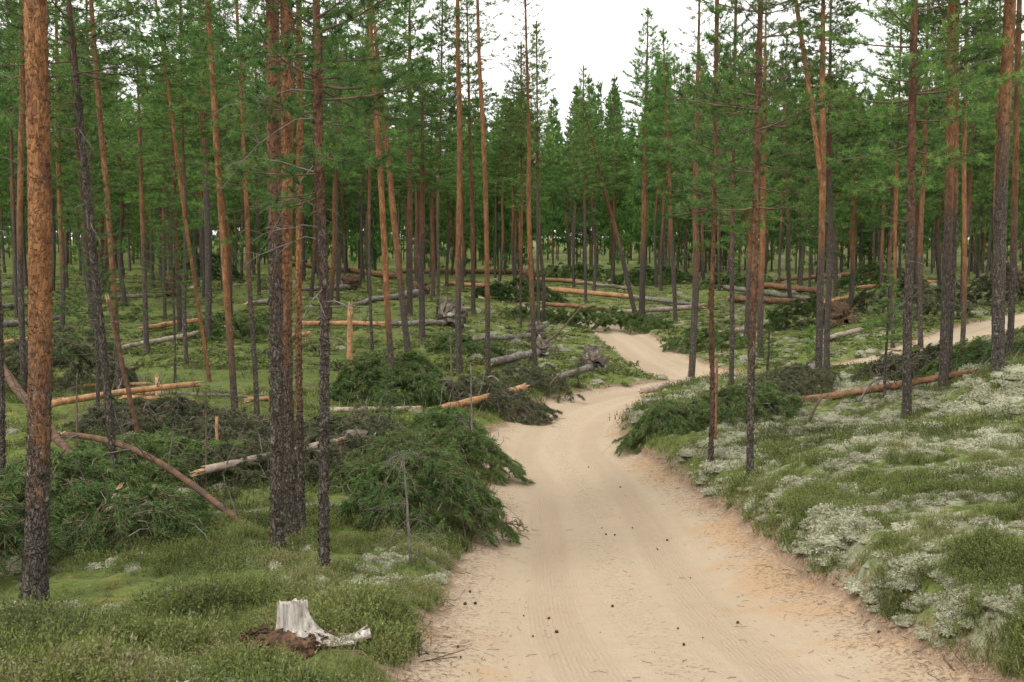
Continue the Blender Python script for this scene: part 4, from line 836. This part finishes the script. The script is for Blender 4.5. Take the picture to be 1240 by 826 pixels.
for _ in range(300):
    a = rg.uniform(-3.7, .15); r = rg.uniform(.10, .27); c = np.array([math.cos(a) * r * 1.2 - .03, math.sin(a) * r * .85, rg.uniform(-.02, .15) * (1.2 - r * 2.4)]); o_ = nrm(rg.normal(size=(6, 3))) * rg.uniform(.006, .02)
    V = c + np.array([[1, 0, 0], [-1, 0, 0], [0, 1, 0], [0, -1, 0], [0, 0, 1], [0, 0, -1.]]) @ np.diag([1, 1, 1]) * rg.uniform(.005, .017, (6, 1)) * np.array([rg.uniform(.6, 2.6), .8, rg.uniform(.6, 1.4)]) + o_ * .5
    mb.add(V, np.array([[0, 2, 4], [2, 1, 4], [1, 3, 4], [3, 0, 4], [2, 0, 5], [1, 2, 5], [3, 1, 5], [0, 3, 5]]), 0)
mb.build('rotten_roots', [M_ROT], root)
def frag(u, v, L, W, rot, label, tilt=.15):
    p, d = gcast(u, v); rg = np.random.default_rng(int(u)); root = tag(bpy.data.objects.new('wood_fragment', None), label, 'wood', 'bleached wood scraps by the road'); COL.objects.link(root); root.location = p + np.array([0, 0, .06]); root.rotation_euler = (tilt, -.1, rot)
    n = 9; x = np.linspace(-.5, .5, n) * L; ww = W * (.35 + .65 * np.sin(np.linspace(.25, 2.9, n))) * (1 + .4 * rg.normal(size=n) * .5); mbv = []
    for i in range(n): mbv += [[x[i], -ww[i] / 2, .01 * rg.random()], [x[i], 0, .045 + .015 * rg.random()], [x[i], ww[i] / 2, .01 * rg.random()], [x[i], 0, -.03]]
    q = np.array([[i * 4 + k, i * 4 + (k + 1) % 4, i * 4 + 4 + (k + 1) % 4, i * 4 + 4 + k] for i in range(n - 1) for k in range(4)])
    mk('weathered_wood', np.array(mbv), [q, np.array([[0, 1, 2, 3]]), np.array([[(n - 1) * 4 + 3, (n - 1) * 4 + 2, (n - 1) * 4 + 1, (n - 1) * 4]])], M_SILVER, root)
    V, Fs = tubes(np.array([np.array([0, .02, .02]) + np.array([math.cos(a), math.sin(a), .15]) * L * .6 * np.linspace(0, 1, 5)[:, None] for a in (2.6, 3.4, .4)]), np.tile(np.linspace(.014, .004, 5), (3, 1)), 5); mk('root', V, Fs, M_SILVER, root)
frag(430,785,.22,.11,.5,'larger bleached wood scrap next to the stump')
frag(458,774,.13,.09,1.2,'smaller bleached wood scrap at the edge of the sand')
# ------------------------------------------------------------------ ground cover (stuff)
def inst(tv, tf, tt, pos, sc_, rot, tilt, tint, rg):
    """merge N copies of a template"""
    c, s = np.cos(rot), np.sin(rot); V = tv[None] * sc_[:, None, :]
    x = V[..., 0] * c[:, None] - V[..., 1] * s[:, None]; y = V[..., 0] * s[:, None] + V[..., 1] * c[:, None]; z = V[..., 2]
    V = np.stack([x + tilt[:, None, 0] * z, y + tilt[:, None, 1] * z, z], -1) + pos[:, None, :]
    n = len(tv); Fc = (tf[None] + (np.arange(len(pos)) * n)[:, None, None]).reshape(-1, tf.shape[1])
    return V.reshape(-1, 3), Fc, np.clip(tt[None] * .55 + tint[:, None] * .55 - .05, 0, 1).ravel()
def t_heather(seed, stems, hgt=.17, wd=.0045, lv=4, ls=.02):
    r = np.random.default_rng(seed); b = np.concatenate([r.normal(size=(stems, 2)) * .055, np.zeros((stems, 1))], 1); d = nrm(np.concatenate([r.normal(size=(stems, 2)) * .42, np.ones((stems, 1))], 1)); h = hgt * r.uniform(.55, 1.2, (stems, 1))
    w = nrm(np.cross(d, r.normal(size=(stems, 3)))) * wd; tip = b + d * h; V = [np.stack([b - w, b + w, tip], 1)]
    for k in range(lv):
        f = (k + 1.2) / (lv + .6); q = b + d * h * f; e = q + nrm(r.normal(size=(stems, 3)) + d * 1.2) * ls * r.uniform(.7, 1.5, (stems, 1)); w2 = nrm(np.cross(e - q, r.normal(size=(stems, 3)))) * wd * 1.5; V.append(np.stack([q - w2, q + w2, e], 1))
    V = np.concatenate(V).reshape(-1, 3); T = np.tile(np.repeat(r.random(stems), 3), lv + 1); return V, np.arange(len(V)).reshape(-1, 3), T
def t_leaf(seed, n, R, H, ls):
    r = np.random.default_rng(seed); c = np.concatenate([r.normal(size=(n, 2)) * R * .5, (H * (.25 + .75 * r.random((n, 1))))], 1); a = nrm(np.concatenate([r.normal(size=(n, 2)), r.normal(size=(n, 1)) * .4 + .2], 1)) * ls; b = nrm(np.cross(a, r.normal(size=(n, 3)) * .4 + [0, 0, 1.])) * ls * .55
    V = np.stack([c - a, c + b, c + a, c - b], 1).reshape(-1, 3); return V, np.arange(n * 4).reshape(-1, 4), np.repeat(r.random(n), 4)
def t_lichen(seed, n=130):
    r = np.random.default_rng(seed); th = np.linspace(0, 2 * math.pi, 9)[:-1]; rows = []
    lum = lambda d: 1 + .16 * np.sin(d[..., :1] * 6 + seed) * np.cos(d[..., 1:2] * 5) + .10 * np.sin(d[..., 2:3] * 9 + seed * 2)
    for el in (0., .45, .85, 1.25): rows.append(np.stack([np.cos(th) * math.cos(el), np.sin(th) * math.cos(el), np.full(8, math.sin(el))], -1))
    D = np.array(rows).reshape(-1, 3); C = np.concatenate([D * lum(D) * [.80, .80, .60], [[0, 0, .58]]]); qf = np.array([[k * 8 + i, k * 8 + (i + 1) % 8, k * 8 + 8 + (i + 1) % 8, k * 8 + 8 + i] for k in range(3) for i in range(8)])
    tf = np.concatenate([qf[:, [0, 1, 2]], qf[:, [0, 2, 3]], np.array([[24 + i, 24 + (i + 1) % 8, 32] for i in range(8)])])
    d = r.normal(size=(n, 3)); d[:, 2] = np.abs(d[:, 2]); d = nrm(d); c = d * lum(d) * [.90, .90, .70] * r.uniform(.88, 1.06, (n, 1))
    a = nrm(np.cross(d, r.normal(size=(n, 3))) + d * 1.1) * .17; b = nrm(np.cross(a, d * .4 + r.normal(size=(n, 3)))) * .07
    V = np.stack([c - a * .3 - b, c - a * .3 + b, c + a], 1).reshape(-1, 3)
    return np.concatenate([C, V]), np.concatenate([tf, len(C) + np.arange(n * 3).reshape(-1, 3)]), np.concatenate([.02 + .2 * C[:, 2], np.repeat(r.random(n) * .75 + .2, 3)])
def samp(n, u0, u1, d0, d1, seed, emin=.25, powr=0.0):
    r = np.random.default_rng(seed); q = r.random(n); y = np.exp(math.log(d0) + (math.log(d1) - math.log(d0)) * q ** (1 - powr)); x = (r.uniform(u0, u1, n) - 620) / F * y
    z, lat, al, w, e, en = ground_h(x, y, True); m = en > emin; return np.stack([x, y, z], -1)[m], en[m], r
def cover(name, parts, mat, label, cat):
    V = np.concatenate([p[0] for p in parts]); off = np.cumsum([0] + [len(p[0]) for p in parts[:-1]]); T = np.concatenate([p[2] for p in parts])
    tag(mk(name, V, [p[1] + o for p, o in zip(parts, off)], mat, None, None, {'tint': T}), label, cat, kind='stuff')
def lich_f(p):
    l, g = reg(p[:, 0], p[:, 1]); n = .55 * fbm(p[:, 0] * .9, p[:, 1] * .9, 71, 4) + .45 * fbm(p[:, 0] * 2.6, p[:, 1] * 2.6, 81, 3); return n + (l - .5) * .36, g
STUMP = gcast(352, 786)[0][:2] + np.array([-.03, -.12])
CLEAR = [(STUMP, .30), (gcast(430, 785)[0][:2], .16), (gcast(458, 774)[0][:2], .13), (gcast(440, 800)[0][:2], .13)]
hp, lp_, bp = [], [], []
def fill(n, u0, u1, d0, d1, seed, big, emin=.15):
    pos, en, r = samp(n, u0, u1, d0, d1, seed, emin)
    if d0 < 7:
        for cx_, r_c in CLEAR: pos = pos[((pos[:, :2] - cx_) ** 2).sum(1) > r_c ** 2]
    x, y = pos[:, 0], pos[:, 1]; a = x / y
    clump = .6 * fbm(x * 1.5, y * 1.5, 121, 3) + .4 * fbm(x * 4.2, y * 4.2, 131, 2)
    low = (1 - sst(-.08, .0, a)) * sst(8.3, 9.6, y) * (1 - sst(15, 18, y))                    # thin moss where the floor is nearly bare
    keep = r.random(len(pos)) < np.clip((clump - .36) * 5, .22, 1) * (1 - .12 * low); pos, clump, low = pos[keep], clump[keep], low[keep]; x, y = pos[:, 0], pos[:, 1]
    lf, g = lich_f(pos); pat = fbm(x * .7 + 40, y * .7, 91, 3); M = len(pos); rb = reg(x, y)[0]
    isl = lf + .055 * r.normal(size=M) - .10 * (clump - .5) + np.where(r.random(M) < .22, -.3, 0) > .552 - .025 * (rb > .5); bil = (~isl) & (r.random(M) < np.clip(.10 + g * .5 + (pat - .5) * 1.6 + .3 * low, 0, .95)); hea = (~isl) & (~bil)
    hsc = (.52 + 1.1 * np.clip((clump - .3) * 2, 0, 1.1)) * (1 - .25 * low) * (1 - .25 * (rb > .52)); ht = np.clip(.42 + 1.3 * (fbm(x * 1.3, y * 1.3, 111, 3) - .5) + .6 * (fbm(x * .35, y * .35, 113, 2) - .5) + .14 * r.normal(size=M), 0, 1)
    nb = big < 1.5
    for k in range(5):
        for m, lst, tmpl in ((hea, hp, t_heather(10 + k, 24 if nb else 10, .145, .0034 * big, 5 if nb else 2, .017 * big)), (bil, bp, t_leaf(20 + k, 26 if nb else 13, .12, .12, .0095 * big)), (isl, lp_, t_lichen(30 + k, 210 if nb else 80))):
            q = np.where(m)[0][k::5]
            if not len(q): continue
            N = len(q); s0 = hsc[q] * r.uniform(.75, 1.25, N)
            if lst is lp_: s0 = .032 + .085 * r.random(N) ** 2.2 * (1 + .8 * (lf[q] > .62)); s0 = s0 * (1 if nb else 1.5 if big < 3 else 2.2); S = np.stack([s0 * r.uniform(.8, 1.3, N), s0 * r.uniform(.8, 1.3, N), s0 * r.uniform(.5, 1.0, N)], -1)
            else: bb = 1 if nb else 1.0 + .3 * (big - 1); S = np.stack([s0 * bb, s0 * bb, s0 * min(bb, 1.1) * (.62 if lst is bp else 1) * (1 if big < 3 else .7)], -1)
            pp = pos[q].copy(); pp[:, 2] -= .012
            lst.append(inst(*tmpl, pp, S, r.random(N) * 6.28, r.normal(size=(N, 2)) * .2, ht[q], r))
fill(17000, -120, 620, 5.6, 14, 1, 1.0)
fill(21000, 760, 1380, 5.6, 15, 2, 1.0)
fill(7000, -620, -120, 5.6, 14, 11, 1.0)
fill(11000, 1380, 1980, 5.6, 15, 12, 1.0)
fill(3500, -420, -120, 14, 34, 13, 1.7)
fill(6500, 1360, 1780, 15, 34, 14, 1.6)
fill(9000, 0, 600, 8.6, 15.5, 8, 1.0)
fill(11000, -120, 780, 14, 32, 3, 1.6)
fill(15000, 740, 1360, 15, 34, 4, 1.5)
fill(22000, -120, 1360, 32, 90, 5, 3.4)
cover('heather', hp, M_HEATHER, 'heather and low grass covering the forest floor', 'heather')
cover('bilberry', bp, M_BILB, 'small leaved bilberry plants covering the forest floor', 'bilberry')
cover('reindeer_lichen', lp_, M_LICHEN, 'pale grey-green cushions of reindeer lichen', 'lichen')
# twig and needle litter on road edges and forest floor
def litter(n, seed, emin, emax, d0, d1, ln, wd, u0=420, u1=1300):
    r = np.random.default_rng(seed); y = np.exp(r.uniform(math.log(d0), math.log(d1), n)); x = (r.uniform(u0, u1, n) - 620) / F * y; z, lat, al, w, e, en = ground_h(x, y, True); pr = np.clip((en - emin) / (0 - emin), 0, 1)
    m = (en < emax) & (r.random(n) < np.where(en < 0, (.035 if emin < -.5 else .008) + pr ** 4 + .16 * (np.abs(lat) < .3) * (vnoise(x * .8, y * .8, 7) > .55), 1)); p = np.stack([x, y, z + .006], -1)[m]; k = len(p); a = r.random(k) * 6.28; l = ln * (.3 + r.random(k) ** 2 * 2.2); d = np.stack([np.cos(a), np.sin(a), r.normal(size=k) * .08], -1) * l[:, None]
    bend = np.stack([-np.sin(a), np.cos(a), 0 * a], -1) * (l * r.normal(size=k) * .15)[:, None]
    return tubes(np.stack([p - d / 2, p + bend + [0, 0, .004], p + d / 2], 1), np.stack([wd * r.uniform(.5, 1.3, k)] * 3, -1), 3)
V1, F1 = litter(11000, 5, -1.3, .7, 5.6, 26, .05, .0021); V2, F2 = litter(1500, 6, -.3, 6, 5.6, 24, .22, .0045, -50, 1340)
o = mk('twig_litter', np.concatenate([V1, V2]), [F1[0], F2[0] + len(V1)], simple('litter', (.07, .045, .03), (.24, .17, .12), 3)); tag(o, 'small twigs and needles littering the sand and forest floor', 'litter', kind='stuff')
# pine cones on the road
def cone_mesh():
    mb = MB(); r = np.random.default_rng(1)
    for k in range(34):
        t = k / 34; a = k * 2.4; R = .019 * math.sin(.35 + t * 2.5) + .004; c = np.array([math.cos(a) * R * .5, math.sin(a) * R * .5, t * .05]); o_ = np.array([math.cos(a), math.sin(a), .35]); s = np.array([-math.sin(a), math.cos(a), 0]) * .009
        mb.add(np.stack([c - s, c + s, c + o_ * R * .9 + s * .6, c + o_ * R * .9 - s * .6, c + o_ * R * .5 + np.array([0, 0, .006])]), [np.array([[0, 1, 2, 3]]), np.array([[3, 2, 4], [0, 3, 4], [1, 4, 2]])], 0)
    V, Fs = tubes(np.array([[[0, 0, 0], [0, 0, .025], [0, 0, .052]]]), np.array([[.008, .012, .004]]), 8, True); mb.add(V, Fs, 0); return mb
cb = cone_mesh(); c0 = cb.build('pine_cone', [M_CONE]); cme = c0.data; bpy.data.objects.remove(c0)
r = np.random.default_rng(21)
for (u, v) in [(570,718),(565,733),(574,731),(712,566),(750,590),(757,601),(765,640),(795,665),(808,655),(796,666),(740,735),(555,785),(663,749),(645,771),(830,782),(822,762),(893,754),(852,773),(672,766),(634,746),(745,648),(729,640),(735,648),(835,700),(1062,767),(1010,709),(558,797),(600,662)]:
    p, d = gcast(u, v); o = bpy.data.objects.new('pine_cone', cme); COL.objects.link(o); o.location = p + np.array([0, 0, .012]); o.rotation_euler = (1.45, r.random() * 6, r.random() * 6.28); s = r.uniform(.22, .62); o.scale = (s, s, s)
    tag(o, 'small dark pine cone lying on the pale sand road', 'pine cone', 'pine cones on the sand road')
# ------------------------------------------------------------------ camera, light, world
cam = bpy.data.cameras.new('camera'); co = bpy.data.objects.new('camera', cam); COL.objects.link(co); co.location = (0, 0, HC); co.rotation_euler = (math.pi / 2 - PITCH, 0, 0)
cam.sensor_width = 36; cam.lens = 36 * F / 1240; cam.clip_end = 2000; cam.clip_start = .05; sc.camera = co
SUN_EL, SUN_AZ = math.radians(52), math.radians(215)       # azimuth clockwise from +Y: behind the viewer, a little left
sl = bpy.data.lights.new('sun', 'SUN'); sl.energy = 1.5; sl.angle = math.radians(12); sl.color = (1, .965, .91); so = bpy.data.objects.new('sun', sl); COL.objects.link(so)
dv = Vector((math.sin(SUN_AZ) * math.cos(SUN_EL), math.cos(SUN_AZ) * math.cos(SUN_EL), math.sin(SUN_EL))); so.rotation_euler = dv.to_track_quat('Z', 'Y').to_euler(); so.location = (0, 0, 40)
wd = bpy.data.worlds.new('World'); sc.world = wd; wd.use_nodes = True; nt = wd.node_tree; nt.nodes.clear()
sky = nt.nodes.new('ShaderNodeTexSky'); sky.sky_type = 'NISHITA'; sky.sun_disc = False; sky.sun_elevation = SUN_EL; sky.sun_rotation = SUN_AZ; sky.dust_density = 4; sky.air_density = 1.0
hs = nt.nodes.new('ShaderNodeHueSaturation'); hs.inputs['Saturation'].default_value = .12; nt.links.new(sky.outputs[0], hs.inputs['Color'])
mx = nt.nodes.new('ShaderNodeMix'); mx.data_type = 'RGBA'; mx.inputs[0].default_value = .8; nt.links.new(hs.outputs[0], mx.inputs[6]); mx.inputs[7].default_value = (9.1, 9.0, 8.75, 1)   # overcast cloud layer
bg = nt.nodes.new('ShaderNodeBackground'); bg.inputs[1].default_value = .15; nt.links.new(mx.outputs[2], bg.inputs[0]); wo = nt.nodes.new('ShaderNodeOutputWorld'); nt.links.new(bg.outputs[0], wo.inputs[0])
vs = sc.view_settings; vs.view_transform = 'Standard'; vs.look = 'None'; vs.exposure = 0.52; vs.gamma = 1; vs.use_curve_mapping = False
sc.cycles.max_bounces = 4; sc.cycles.diffuse_bounces = 3; sc.cycles.transmission_bounces = 2; sc.cycles.glossy_bounces = 1; sc.cycles.use_denoising = True
print('TRIS', sum(len(o.data.polygons) for o in sc.objects if o.type == 'MESH'), 'OBJ', len(sc.objects))
